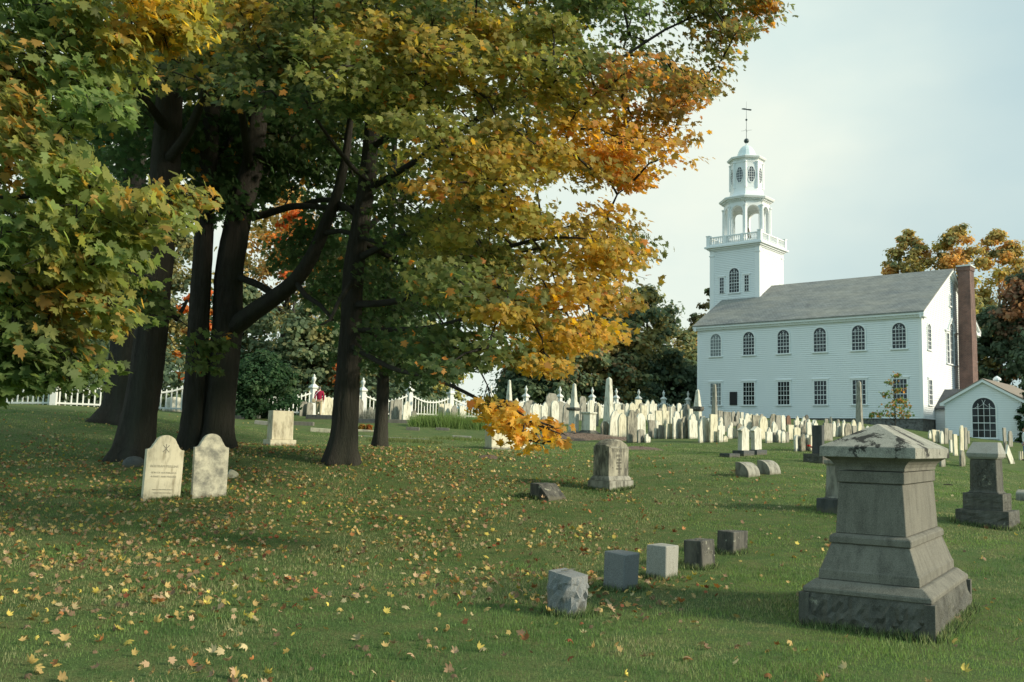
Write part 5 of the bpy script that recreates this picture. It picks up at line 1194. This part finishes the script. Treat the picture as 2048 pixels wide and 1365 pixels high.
T5 = simple_tree('thin grey maple trunk right of the middle trunk', (762,894),
    [(760,893,30),(762,850,26),(765,780,24),(768,700,22),(775,560,19),(785,420,15),(790,250,9)], [[(770,640,0,9),(830,600,-1,7),(900,580,-2,4)],[(768,690,0,9),(720,650,0,6),(660,640,1,4)],[(778,540,0,9),(860,500,1,6),(960,520,2,4)]],
    lambda Y: [([at(x, y, rg.uniform(Y-3, Y+3.5)) for x, y in sample([(640,480),(1010,480),(1010,640),(960,720),(870,755),(800,745),(700,720),(650,640)], 96, rg)], .85, 60, .185, lambda c, P, rg: tint(c, P, rg, base=DG, wb=1.0, inner=.35))], 8, flare=.3, n=16)
# ---------- the near tree just outside the left edge
b6 = (-9.2, 9.0, h1(-9.2, 9.0)); T6 = Tree('near maple whose large-leaved boughs fill the left edge', b6)
T6.limb([(-9.2,9.0,b6[2],.42),(-9.2,9.0,b6[2]+.5,.36),(-9.1,9.05,2.2,.33),(-9.0,9.1,4,.29),(-8.9,9.0,6.2,.22),(-8.7,9.0,8.5,.12),(-8.6,9,10.5,.03)], 61, 22, .4, px=False)
for i, lb in enumerate([[(-9,9.1,3.2,.10),(-7.6,8.6,3.5,.07),(-5.6,8.2,3.5,.045),(-4.2,8.0,3.6,.022),(-3.2,8,3.7,.008)],[(-9,9.1,2.6,.08),(-7.4,8.3,2.9,.055),(-5.8,7.8,2.7,.035),(-4.6,7.8,2.3,.012)],
    [(-9,9.1,4.3,.10),(-7.3,8.9,5.0,.07),(-5.4,8.8,5.3,.04),(-3.9,8.8,5.2,.015)],[(-8.9,9,5.6,.09),(-7.2,8.6,6.4,.06),(-5.2,8.2,6.6,.03),(-4,8.2,6.5,.012)],[(-9,9,3.6,.08),(-8,10.5,4.4,.05),(-7,11.8,4.8,.02)],[(-9,9,4.6,.08),(-10.6,10,5.6,.05),(-11.5,11,6.2,.02)],[(-9,9,4.2,.08),(-9.8,7.4,5,.05),(-10.4,6,5.4,.02)]]):
    T6.limb(lb, 70+i, 8, px=False, fine=False)
NEAR = [(-70,-60),(455,-60),(430,40),(330,110),(262,170),(235,235),(215,280),(222,345),(255,372),(330,388),(425,378),(428,400),(385,420),(330,440),(322,480),(275,510),(250,550),(235,600),(245,630),(205,645),(200,690),(170,730),(175,775),(150,765),(95,745),(60,780),(-70,790)]
NT = [(400,410,40,OR,.9),(250,390,50,OR,.7),(40,240,50,OR,.9),(40,130,50,OR,.7),(120,620,60,OR,1.3),(100,540,80,YG,.7),(160,460,80,YG,.8),(330,30,90,GO,1.5),(230,30,60,OR,.7),(20,350,50,OR,.9),(210,600,50,YG,.6),(60,60,100,MG,1.2),(60,720,90,DG,1),(260,120,60,YG,.6),(130,300,60,YG,.6),(330,430,70,YG,.9)]
def ntint(c, P, rg):
    x, y = proj(np.array([c])); x, y = float(x[0]), float(y[0]); w, cs = [1.25], [np.array((.17,.24,.075))]
    for px, py, r, cc_, wt in NT: w.append(wt*math.exp(-((x-px)**2+(y-py)**2)/(2*(r*.8)**2))); cs.append(cc_)
    w = np.array(w); w /= w.sum(); n_ = len(P); k = rg.choice(len(w), n_, p=w); avg = (w[:,None]*np.array(cs)).sum(0)
    return (.5*avg+.5*np.array(cs)[k])*rg.uniform(.7, 1.3, (n_,1))
q6 = [tuple(p_) for p_ in sample([(-70,690),(165,690),(172,765),(100,770),(50,788),(-70,792)], 26, rg)]+[p_ for p_ in sample(NEAR, 290, rg) if not (150 < p_[0] < 262 and 235 < p_[1] < 330)]
T6.boughs([at(x, y, 7.2+1.9*rg.random()**1.2+(.6 if y < 200 else 0)) for x, y in q6], .29, 50, .098, ntint, rg, outw=.55, flat=.5, maxr=.5, br0=.006)
T6.boughs([np.array((-8.9+5.5*math.cos(a)*r_, 9+5*math.sin(a)*r_, z)) for a, r_, z in zip(rg.uniform(0,6.28,90), np.sqrt(rg.uniform(.1,1,90)), rg.uniform(6.8,11,90))], .7, 50, .18, lambda c, P, rg: tint(c, P, rg, inner=.2), rg)
T6.finish(seed=6)
# ================================================================== TREES BEHIND
def bg_tree(label, px, ptop, plow, hw, Y, cols, n=42, seed=0, nl=95, ls=.33, trunk=True, group='trees beyond the graveyard', name='tree', flat=.8, ztr=None, cat='tree'):
    """cols: list of (colour, weight, min height fraction)"""
    n = int(n*(1.35 if Y > 104 else 1.7)); nl = int(nl*1.25); ls *= 1.18; g = np.random.default_rng(900+seed); c = at(px, plow, Y); top = at(px, ptop, Y)[2]; x0 = c[0]; zl = c[2]; z0 = h1(x0, Y) if Y < 116 else min(5.0, zl); w = hw*Y/F
    root = empty(name, (x0, Y, z0), 0, label, cat, group); P, S, T_, N_, C = [], [], [], [], []
    for i in range(n):
        a = g.uniform(0, 6.283); t = g.random()**.9; zz = zl+(top-zl)*t
        prof_ = (math.sin(math.pi*min(1, .12+.88*t)**.8))**.42 if t > .05 else .6
        r = w*prof_*math.sqrt(g.uniform(.05, 1)); cx, cy = x0+r*math.cos(a), Y+r*math.sin(a)*.9
        if t > .9: cx, cy = x0+r*.6*math.cos(a), Y+r*.6*math.sin(a)
        lr = w*g.uniform(.20, .40)*(1 if t < .85 else .7); k = int(nl*g.uniform(.7, 1.3))
        d = g.normal(0, 1, (k, 3)); d /= np.linalg.norm(d, axis=1, keepdims=True); q = d*(g.random((k,1))**.5)*lr*g.uniform(.6, 1.5, (k,1)); q[:,2] *= flat*.75
        p = np.array([cx, cy, zz-lr*.3])+q; ws = np.array([w_*(1 if t >= m_ else .12) for _, w_, m_ in cols], float); ws /= ws.sum(); ci = g.choice(len(cols), p=ws)
        pick = g.choice(len(cols), k, p=ws); base = np.array(cols[ci][0]); col = .6*base+.4*np.array([cols[j][0] for j in pick])
        P.append(p); S.append(ls*g.uniform(.6, 1.4, k)); N_.append(d+np.array([0,0,.6])+g.normal(0,.4,(k,3))); T_.append(g.normal(0,1,(k,3))); C.append(col*g.uniform(.7,1.3,(k,1)))
    mb = MB()
    if trunk:
        rt = max(.12, w*.075); hgt = (top-z0)*.86
        bark_tube(mb, [np.array([0,0,-.3]), np.array([0,0,hgt*.3]), np.array([.2,.1,hgt*.6]), np.array([.1,0,hgt])], [rt*1.3, rt, rt*.6, rt*.1], seed, 9, fine=False)
        for i in range(6):
            a = g.uniform(0, 6.28); zz = hgt*g.uniform(.3,.7); bark_tube(mb, [np.array([.1,0,zz]), np.array([w*.35*math.cos(a), w*.35*math.sin(a), zz+w*.3]), np.array([w*.7*math.cos(a), w*.7*math.sin(a), zz+w*.5])], [rt*.5, rt*.3, rt*.08], seed+i, 6, fine=False)
        mb.build('trunk', M['bark'], root, smooth=True)
    leaf_obj('crown', root, np.vstack(P), np.concatenate(S), np.vstack(T_), np.vstack(N_), np.vstack(C), M['leaf_far'], True, g)
    return root
dg, mg, og, oo, rr_, yy = (.105,.15,.09), (.18,.22,.11), (.38,.31,.11), (.74,.42,.14), (.62,.29,.13), (.42,.38,.11)  # distant haze put into these leaf colours, lightened and greyed
fr = [(dg,3,0),(mg,2,0),(og,1,.3)]
bg_tree('dark green tree with ragged top rising beside the yellow boughs', 1290, 572, 800, 78, 97, [(dg,3,0),(mg,2,0),(og,1.5,.3)], 64, 1, 120)
bg_tree('russet and green tree partly behind the orange boughs', 1205, 610, 810, 90, 92, [(rr_,1.4,.3),(og,3,.1),(mg,2,0),(dg,1,0)], 62, 2)
bg_tree('low olive tree with an orange shoulder left of the church', 1352, 655, 800, 62, 112, [(mg,3,0),(og,2,.3),(oo,.5,.5)], 52, 3)
bg_tree('orange-topped tree touching the church corner', 1400, 640, 800, 46, 124, [(oo,2,.55),(og,2,.3),(mg,2,0)], 44, 4)
bg_tree('very dark low tree behind the fence left of the church', 1365, 722, 838, 72, 99, [(dg,4,0),(mg,1,0)], 56, 5, 120)
bg_tree('dark tree behind the tallest obelisk', 1240, 715, 838, 62, 94, [(dg,2,0),(mg,2,0),(og,2,.3),(oo,.5,.5)], 50, 6, 120)
bg_tree('shadowy tree with a black trunk behind the urn posts', 1075, 690, 800, 75, 84, [(dg,4,0),(mg,2,0),(rr_,1,.4)], 52, 7, 120)
bg_tree('dark olive tree behind the two pointed obelisks', 1150, 660, 822, 70, 88, [(dg,2,0),(mg,2,0),(og,2,.3),(rr_,.8,.3)], 56, 8, 110)
bg_tree('thin leafy crown showing left of the church tower', 1418, 578, 700, 34, 128, [((.10,.09,.04),3,0),(mg,1,0)], 20, 9, 60)
bg_tree('leaf tips peeking over the church roof ridge', 1668, 553, 700, 26, 125, [(oo,2,0),(og,1,0)], 16, 10, 60)
bg_tree('orange-green maple rising over the church roof', 1818, 462, 700, 56, 110, [(oo,2,.4),(og,3,.2),(mg,2,0),(yy,1,.3)], 60, 11, 110, .28)
bg_tree('tallest orange maple behind the brick chimney', 1918, 446, 720, 64, 108, [(oo,3,.5),(og,3,.2),(mg,2,0),(yy,1,.2)], 70, 12, 115, .28)
bg_tree('orange and green maple right of the chimney top', 2000, 460, 700, 60, 112, [(oo,3,.4),(og,3,.2),(yy,1,0),(mg,1,0)], 60, 13, 110, .28)
bg_tree('russet tree cut by the right picture edge', 2075, 530, 760, 72, 96, [(rr_,1,.6),((.24,.13,.08),2,.4),(dg,3,0)], 66, 14, 115)
bg_tree('dark green trees massed behind the annex roof', 1985, 610, 870, 66, 100, [(dg,5,0),(mg,1,0),(og,.3,.5)], 66, 15, 125)
bg_tree('dark evergreen mass at the far right behind the annex', 2110, 640, 880, 80, 92, [(dg,5,0),(mg,.7,0)], 60, 16, 125)
bg_tree('olive tree behind the annex chimney side', 1935, 690, 860, 46, 104, [(yy,1,.3),(og,1,.3),(dg,3,0),(mg,2,0)], 42, 17, 100)
left = [(-120,430,66,dg,'dark tree beyond the fence outside the left edge',150),(30,400,64,mg,'dark green tree beyond the fence at the left edge',130),(170,470,70,dg,'dark tree beyond the fence behind the near boughs',110),(300,430,74,og,'olive tree beyond the fence between the left trunks',110),
        (560,360,80,og,'tall orange-tinged tree seen between the fork and the middle trunk',120),(470,560,66,mg,'green tree beyond the fence right of the forked trunk',90),(620,600,63,mg,'low green tree beyond the gate post',85),(760,590,70,mg,'green tree beyond the fence behind the thin trunk',100),
        (850,640,76,yy,'yellow-green tree beyond the grass clump',70),(700,430,86,dg,'tall dark tree far behind the middle trunk',120)]
for i, (px, pt, Y, c_, lab, hw) in enumerate(left):
    bg_tree(lab, px, pt, 815, hw, Y, [(c_,2.5,0),(mg,1.5,0),(og,.8,.3),(dg,1.5,0)]+([(oo,3,.45)] if i == 4 else []), 62, 30+i, 105, .24)
for i, (px, pt, pl_, Y, hw, lab) in enumerate([(388,560,770,60,42,'flame-red small maple glowing between the left trunks'),(585,420,560,76,60,'orange-red maple crown seen through the fork'),(690,690,770,61,26,'small bright orange maple left of the middle trunk'),(640,740,800,62,26,'little orange sapling over the walking person')]):
    bg_tree(lab, px, pt, pl_, hw, Y, [((.62,.15,.04),3,0),((.55,.24,.05),2,0),(og,.8,0)], 20, 50+i, 70, .2, cat='tree')
bg_tree('dark understorey bushes beyond the left fence', 120, 640, 830, 260, 60, [(dg,4,0),(mg,1.5,0)], 90, 60, 120, .22, trunk=False, name='bush', cat='bush')
bg_tree('dark understorey bushes beyond the middle fence', 640, 690, 838, 230, 68, [(dg,4,0),(mg,1.5,0),(og,.5,.4)], 90, 61, 120, .22, trunk=False, name='bush', cat='bush')
bg_tree('dark bushes beyond the fence behind the obelisks', 1150, 745, 846, 200, 96, [(dg,4,0),(mg,1,0)], 80, 62, 120, .26, trunk=False, name='bush', cat='bush')
# shrub before the fence, ivy on the annex
bg_tree('rounded green shrub in front of the picket fence', 520, 705, 832, 74, 49, [((.05,.10,.04),3,0),((.03,.07,.028),3,0),((.10,.15,.06),1,.3)], 60, 63, 150, .11, trunk=False, name='shrub', cat='shrub', group='garden shrubs')
bg_tree('dark climbing shrub on the right end of the annex wall', 2062, 775, 905, 26, 66.5, [((.035,.07,.025),3,0),((.02,.045,.018),2,0)], 30, 64, 130, .14, trunk=False, name='shrub', cat='shrub', group='garden shrubs')
bg_tree('low creeping greenery beside the cream curb', 600, 868, 888, 32, 38, [((.03,.07,.025),3,0),((.07,.11,.03),1,0)], 16, 65, 90, .07, trunk=False, name='low_plant', cat='plant', group='garden shrubs')
bg_tree('reddish fern sprigs between the middle and thin trunks', 728, 848, 864, 18, 40, [((.35,.12,.04),2,0),((.25,.2,.04),2,0)], 10, 66, 40, .07, trunk=False, name='low_plant', cat='plant', group='garden shrubs')
# sapling before the church wall
sp = empty('sapling', (0,0,0)); q = at(1790, 866, 62); zg = h1(q[0], 62.0); sp.location = (q[0], 62, zg); tag(sp, 'slim young maple with tiered orange-green leaves before the church wall', 'tree')
g = np.random.default_rng(77); mb = MB(); bark_tube(mb, [np.array([0,0,-.2]), np.array([.03,0,1.4]), np.array([-.02,0,2.6]), np.array([0,0,3.6])], [.045,.035,.022,.006], 5, 8, fine=False)
P, C = [], []
for (dx, z, r_, k) in [(-.9,1.05,.55,60),(.6,1.15,.5,60),(-.3,1.5,.6,80),(.9,.9,.35,30),(-1.4,.85,.4,30),(.5,1.9,.5,80),(-.5,2.3,.45,60),(.3,2.6,.45,60),(-.2,3.1,.38,50),(0,3.5,.3,40),(.9,1.6,.35,35),(-.1,1.0,.5,60)]:
    c = np.array([dx, g.uniform(-.5,.5), z+.2]); mb.tube([(0,0,z-.3),(dx*.5,c[1]*.5,z+.05),tuple(c)], [.016,.012,.004], 5)
    d = g.normal(0,1,(k,3))*np.array([r_*.5,r_*.5,r_*.22]); P.append(c+d); C.append(np.where(g.random((k,1)) < .3, np.array([[.45,.22,.07]]), np.array([[.13,.19,.06]]))*g.uniform(.7,1.3,(k,1)))
mb.build('trunk', M['bark'], sp, smooth=True); P = np.vstack(P)+np.array(sp.location); n_ = len(P)
leaf_obj('crown', sp, P, g.uniform(.10,.19,n_), g.normal(0,1,(n_,3)), g.normal(0,.6,(n_,3))+np.array([.2,-.5,.5]), np.vstack(C), M['leaf_far'], False, g)

# ================================================================== GRASSES AND GROUND COVER
def blades(name, X, Y_, Z, hgt, wid, col, mat, parent=None, lean=.45, g=None, simple=True):
    N = len(X); a = g.uniform(0, 6.283, N); l_ = g.uniform(.1, lean, N)*hgt; la = g.uniform(0, 6.283, N)
    b0 = np.stack([X-np.cos(a)*wid, Y_-np.sin(a)*wid, Z-.01], 1); b1 = np.stack([X+np.cos(a)*wid, Y_+np.sin(a)*wid, Z-.01], 1)
    tp = np.stack([X+np.cos(la)*l_, Y_+np.sin(la)*l_, Z+hgt*np.sqrt(np.maximum(.1, 1-(l_/hgt)**2*.5))], 1)
    v = np.stack([b0, b1, tp], 1).reshape(-1, 3); f = np.arange(N*3).reshape(-1, 3)
    if parent is not None: v = v-np.array(parent.location)
    o = np_mesh(name, v, f, mat, parent); at_ = o.data.attributes.new('leaf_tint', 'FLOAT_COLOR', 'FACE')
    at_.data.foreach_set('color', np.hstack([col, np.ones((N,1))]).astype(np.float32).ravel()); return o
M['blade'] = foliage_mat('grass_blade', .35, .7)
g = np.random.default_rng(3)
N = 420000; r_ = 3.6+(38-3.6)*g.random(N)**1.35; a = rad(-36)+rad(72)*g.random(N); X, Yg = r_*np.sin(a), r_*np.cos(a); Z = np.concatenate([H(X[i:i+60000], Yg[i:i+60000]) for i in range(0, N, 60000)])
def vnoise(x, y, s, seed):
    gg = np.random.default_rng(seed); T = gg.random((64, 64)); u, w = (x*s) % 64, (y*s) % 64; i, j = u.astype(int), w.astype(int); fu, fw = u-i, w-j; fu = fu*fu*(3-2*fu); fw = fw*fw*(3-2*fw)
    return (T[i,j]*(1-fu)+T[(i+1)%64,j]*fu)*(1-fw)+(T[i,(j+1)%64]*(1-fu)+T[(i+1)%64,(j+1)%64]*fu)*fw
pt = vnoise(X, Yg, .55, 1)*.5+vnoise(X, Yg, 1.9, 2)*.3+vnoise(X, Yg, 5.3, 3)*.2
pt = np.clip((pt-.32)/.4, 0, 1)[:,None]
c1, c2, c3 = np.array([[.095,.165,.052]]), np.array([[.175,.255,.075]]), np.array([[.30,.30,.145]])
col = c1*(1-pt)+c2*pt; dry = (vnoise(X, Yg, .9, 5)*.6+vnoise(X, Yg, 3.1, 6)*.4)[:,None]; dm_ = np.clip((dry-.44)/.2, 0, 1)*(g.random((N,1)) < .6); col = col*(1-dm_)+c3*dm_
col *= g.uniform(.65, 1.35, (N,1))
hg = g.uniform(.018,.042,N)*(1+.25*(vnoise(X,Yg,2.3,9)-.5)*2)*np.where(vnoise(X, Yg, 1.3, 31) > .80, 1.5, 1)
# longer untrimmed grass against the foot of the stones
def skirt(px, py, w, d, az, n, spread=.045):
    p = gpt(px, py); v_ = np.array([math.sin(az), math.cos(az)]); u_ = np.array([-math.cos(az), math.sin(az)]); t = g.uniform(0, 2*(w+d), n); e = np.abs(g.normal(0, spread, n))
    a_ = np.where(t < w, t, np.where(t < w+d, w, np.where(t < 2*w+d, t-w-d, 0.))); b_ = np.where(t < w, 0., np.where(t < w+d, t-w, np.where(t < 2*w+d, d, t-2*w-d)))
    a_ = a_+np.where((t >= w) & (t < w+d), e, np.where(t >= 2*w+d, -e, 0)); b_ = b_+np.where(t < w, -e, np.where((t >= w+d) & (t < 2*w+d), e, 0))
    return p[:2]+a_[:,None]*v_+b_[:,None]*u_
SK = np.vstack([skirt(1868,1284,2.08,1.12,MY,5200)]+[skirt(a_, b_, .36, .30, STONE_YAW, 900) for a_, b_ in ((1142,1236),(1247,1186),(1331,1163),(1403,1141),(1467,1112))]+[skirt(1219,984,.92,.56,STONE_YAW,1500), skirt(1078,999,.5,.5,STONE_YAW,800), skirt(2019,1062,.8,.84,STONE_YAW,1800), skirt(298,1003,.75,.1,STONE_YAW+.12,900), skirt(392,995,.68,.1,STONE_YAW+.12,900)])
M_ = len(SK); X = np.concatenate([X, SK[:,0]]); Yg = np.concatenate([Yg, SK[:,1]]); Z = np.concatenate([Z, H(SK[:,0], SK[:,1])]); r_ = np.concatenate([r_, np.hypot(SK[:,0], SK[:,1])])
hg = np.concatenate([hg, g.uniform(.04,.105,M_)]); col = np.vstack([col, (np.array([[.11,.17,.05]])*(g.random((M_,1)) < .75)+np.array([[.24,.23,.11]])*1.0*(g.random((M_,1)) < .2)+.02)*g.uniform(.7,1.3,(M_,1))])
grass = blades('grass', X, Yg, Z, hg, .0022+.00026*r_, col, M['blade'], g=g, lean=.8); tag(grass, kind='stuff')
# fallen maple leaves
def scatter(n, fn, g, ymax=40):
    out = []
    while sum(len(o) for o in out) < n:
        x, y = g.uniform(-24, 16, 40000), g.uniform(4, ymax, 40000); keep = g.random(40000) < fn(x, y); keep &= np.abs(x) < y*.62+1; out.append(np.stack([x[keep], y[keep]], 1))
    return np.vstack(out)[:n]
def dens(x, y):
    d = np.exp(-((x+7)**2/60+(y-18)**2/60))*1.1 + .45*np.exp(-((x+6.5)**2/16+(y-13)**2/12)) + .25*np.exp(-((x+1)**2/20+(y-13)**2/40)) + .010 + .06*np.exp(-((x+6)**2/30+(y-9)**2/14))
    d += .10*np.exp(-((x-1)**2/14+(y-20)**2/60)); d *= np.where(x > 2.5, .4, 1)
    return d*(.15+2.6*vnoise(x, y, .8, 12)**1.5*vnoise(x+40, y, 2.6, 13)*1.6)
L = scatter(10800, dens, g); n_ = len(L); Z = H(L[:,0], L[:,1])
pal = np.array([(.52,.37,.12),(.42,.29,.11),(.50,.40,.21),(.40,.17,.06),(.28,.09,.04),(.25,.16,.09),(.58,.46,.10),(.42,.28,.16)]); pw = np.array([.17,.22,.14,.08,.05,.18,.07,.12]); ci = g.choice(8, n_, p=pw/pw.sum())
col = pal[ci]*g.uniform(.65, 1.22, (n_,1)); nm = np.stack([g.normal(0,.75,n_), g.normal(0,.75,n_), np.ones(n_)], 1)
fl = leaf_obj('fallen_leaves', None, np.stack([L[:,0], L[:,1], Z+g.uniform(.015,.045,n_)], 1), g.uniform(.034,.082,n_), g.normal(0,1,(n_,3))*np.array([1,1,.1]), nm, col, M['fallen'], rg=g, fold=g.uniform(-1.9,1.9,n_)); tag(fl, kind='stuff')
# ornamental grass clumps by the fence
def clump(px, py, wpx, hpx, label, c_, seed, n=900):
    g = np.random.default_rng(seed); p = gpt(px, py); s_ = p[1]/F; w = wpx*s_/2; root = empty('ornamental_grass', p, 0, label, 'plant', 'grass clumps by the fence'); X = p[0]+g.uniform(-w, w, n); Yc = p[1]+g.normal(0, .35, n)
    Zc = H(X, Yc); hh = hpx*s_*g.uniform(.5, 1.05, n)*(1-.35*((X-p[0])/w)**2); blades('blades', X, Yc, Zc, hh, .012, np.array(c_)[None]*g.uniform(.6,1.4,(n,1)), M['blade'], parent=root, g=g, lean=.75)
clump(905, 856, 170, 38, 'broad pale green clump of ornamental grass before the fence', (.17,.24,.07), 5, 3200)
clump(738, 838, 36, 26, 'grey wispy bush leaning beside the fence headstone', (.26,.26,.21), 6, 700)
clump(915, 880, 110, 9, 'low tufts of rough grass left of the wide family stone', (.13,.17,.05), 7, 500)
clump(810, 884, 150, 11, 'rough tufts of dry grass right of the thin trunk', (.15,.17,.06), 8, 800)
# poppies
p = gpt(1622, 905); po = empty('flower', p, 0, 'bright red flowers by the near-black slab', 'flowers'); mb = MB(); 
M['red'] = plain('red_petal', (.65,.04,.03), .6, .2, 9); M['stem'] = plain('stem_green', (.05,.12,.03), .8)
for dx, z in ((-.08,.22),(.05,.17),(.1,.10)): mb.lathe([(.01,z-.03),(.06,z),(.07,z+.05),(.02,z+.03)], 8, dx, 0)
mb.build('petals', M['red'], po); mb = MB()
for dx, z in ((-.08,.2),(.05,.15),(.1,.08)): mb.tube([(0,0,-.05),(dx,0,z)], .008, 5)
mb.build('stem', M['stem'], po)
# fallen stick
p = gpt(1897, 972); mb = MB(); mb.tube([(-.13,0,.03),(0,.01,.035),(.13,.03,.02)], [.012,.018,.01], 6); o = mb.build('stick', M['bark'], None); o.location = p; tag(o, 'short grey stick lying in the grass between the two big monuments', 'stick')

# ================================================================== PEOPLE
M['skin'] = plain('skin', (.50,.30,.21), .6); M['maroon'] = plain('maroon_knit', (.30,.012,.045), .9, .15, 20); M['khaki'] = plain('khaki_cloth', (.48,.40,.25), .9, .12, 12); M['shirtw'] = plain('white_cloth', (.72,.76,.80), .9, .06, 9)
M['denim'] = plain('blue_denim', (.10,.17,.32), .9, .15, 15); M['greyhair'] = plain('grey_hair', (.14,.14,.13), .9, .3, 30); M['brownhair'] = plain('brown_hair', (.16,.07,.04), .8, .3, 30); M['shoe'] = plain('dark_shoe', (.03,.028,.025), .6)
def skinned(name, verts, edges, radii, mat, parent, root=0, sub=2):
    me = bpy.data.meshes.new(name); me.from_pydata(verts, edges, []); o = bpy.data.objects.new(name, me); COL.objects.link(o); o.parent = parent; me.materials.append(mat)
    md = o.modifiers.new('skin', 'SKIN'); md.use_smooth_shade = True
    for i, r in enumerate(radii):
        sv_ = me.skin_vertices[0].data[i]; sv_.radius = (r, r) if not hasattr(r, '__len__') else r; sv_.use_root = (i == root)
    s2 = o.modifiers.new('sub', 'SUBSURF'); s2.levels = s2.render_levels = sub
    # freeze to a plain mesh
    bpy.context.view_layer.update(); ev = o.evaluated_get(bpy.context.evaluated_depsgraph_get()); m2_ = bpy.data.meshes.new_from_object(ev); o.modifiers.clear(); o.data = m2_
    for pg in m2_.polygons: pg.use_smooth = True
    return o
def person(p, yaw, label, top_m, leg_m, hair_m, sleeves, hgt=1.74, stride=.12, bag=False):
    """faces local +y, feet on local z=0"""
    r = empty('person', p, yaw, label, 'person'); r.scale = (hgt/1.74,)*3
    V = [(0,0,.95),(0,.0,1.12),(0,.01,1.30),(0,0,1.44),(0,.0,1.52),(0,.01,1.62),(0,.0,1.70),                                    # 0-6 pelvis .. crown
         (-.09,0,.90),(-.10,stride*.5,.50),(-.10,-.02+stride,.09),(-.10,.12+stride,.035),(.09,0,.90),(.10,-stride*.2,.50),(.10,-stride-.02,.10),(.10,.10-stride,.035),   # legs 7-14
         (-.17,0,1.41),(-.235,-.03,1.16),(-.23,.06,.93),(-.225,.09,.86),(.17,0,1.41),(.235,-.04,1.16),(.23,.05,.93),(.225,.08,.86)]                                   # arms 15-22
    E_ = [(0,1),(1,2),(2,3),(3,4),(4,5),(5,6),(0,7),(7,8),(8,9),(9,10),(0,11),(11,12),(12,13),(13,14),(3,15),(15,16),(16,17),(17,18),(3,19),(19,20),(20,21),(21,22)]
    Rr = [(.13,.10),(.125,.10),(.15,.11),(.11,.09),.052,(.080,.095),(.055,.065),.085,.062,.042,.035,.085,.062,.042,.035,.062,.045,.032,.03,.062,.045,.032,.03]
    b = skinned('body', V, E_, Rr, M['skin'], r)
    fng = []
    for sx in (-1, 1):
        hx, hy, hz = sx*.226, .09, .86
        for k in range(4):
            L_ = (.075,.085,.08,.062)[k]; y0 = hy-.028+k*.019; skinned('finger', [(hx, y0, hz-.02), (hx-sx*.004, y0+.004, hz-.02-L_*.55), (hx-sx*.018, y0+.008, hz-.02-L_)], [(0,1),(1,2)], [.010,.009,.007], M['skin'], b, sub=1)
        skinned('thumb', [(hx, hy+.02, hz+.01), (hx-sx*.012, hy+.045, hz-.025), (hx-sx*.02, hy+.05, hz-.05)], [(0,1),(1,2)], [.012,.010,.008], M['skin'], b, sub=1)
    sl = 1.0
    sv = [(0,0,.93),(0,0,1.12),(0,.01,1.30),(0,0,1.43),(0,0,1.49),(-.17,0,1.415),(-.238,-.03,1.16),(-.232,.05,.95),(.17,0,1.415),(.238,-.04,1.16),(.232,.04,.95)]
    se = [(0,1),(1,2),(2,3),(3,4),(3,5),(5,6),(6,7),(3,8),(8,9),(9,10)]; sr = [(.165,.135),(.155,.13),(.178,.14),(.13,.11),.062,.082,.062,.048,.082,.062,.048]
    skinned('jumper', sv, se, sr, M[top_m], r)
    tv = [(0,0,.97),(-.09,0,.88),(-.10,stride*.5,.50),(-.10,-.02+stride,.12),(.09,0,.88),(.10,-stride*.2,.50),(.10,-stride-.02,.13)]
    skinned('trousers', tv, [(0,1),(1,2),(2,3),(0,4),(4,5),(5,6)], [(.150,.125),.105,.085,.066,.105,.085,.066], M[leg_m], r)
    skinned('hair', [(0,-.012,1.585),(0,-.02,1.66),(0,-.005,1.735)], [(0,1),(1,2)], [(.078,.082),(.092,.102),(.05,.06)], M[hair_m], b)
    hd = MB()
    for sx in (-1, 1): hd.lathe([(.002,-.006),(.010,0),(.002,.006)], 8, sx*.03, .10)
    hd.v = [(x, y, z+1.625) for x, y, z in hd.v]; hd.build('eyes', M['shoe'], b, smooth=True)
    nz = MB(); nz.rings([[(-.012,.09,1.585),(.012,.09,1.585),(0,.118,1.585)],[(-.006,.092,1.63),(.006,.092,1.63),(0,.10,1.63)]]); nz.build('nose', M['skin'], b)
    for sx, y_ in ((-1, stride), (1, -stride)): skinned('shoe', [(sx*.10, y_-.07, .045),(sx*.10, y_+.05, .045),(sx*.10, y_+.15, .035)], [(0,1),(1,2)], [.048,.05,.04], M['shoe'], r)
    if bag:
        bg_ = MB(); bg_.rect_rings([(.80,.06,.13),(.84,.085,.16),(1.0,.085,.16),(1.04,.06,.14)], -.30, -.02); bo = empty('shoulder_bag', p, yaw, 'khaki shoulder bag hanging at the left hip of the person in maroon', 'bag'); bg_.build('pouch', M['khaki'], bo, bevel=.01)
        st = MB(); st.tube([(-.32,.0,1.03),(-.24,-.17,1.2),(-.10,-.175,1.40),(.02,-.08,1.50)], .014, 6); st.build('strap', M['shirtw'], bo)
    return r
q = at(637, 831, 53); p = np.array([q[0], 53, h1(q[0], 53)]); person(p, rad(8), 'person in a maroon jumper and khaki trousers walking away toward the fence', 'maroon', 'khaki', 'greyhair', True, bag=True, hgt=at(637, 773, 53)[2]-p[2]); print('person', p)
p = gpt(2051, 922); person(p, rad(60), 'person in a white top and blue jeans half cut off by the right picture edge', 'shirtw', 'denim', 'brownhair', True, hgt=1.6, stride=.02)
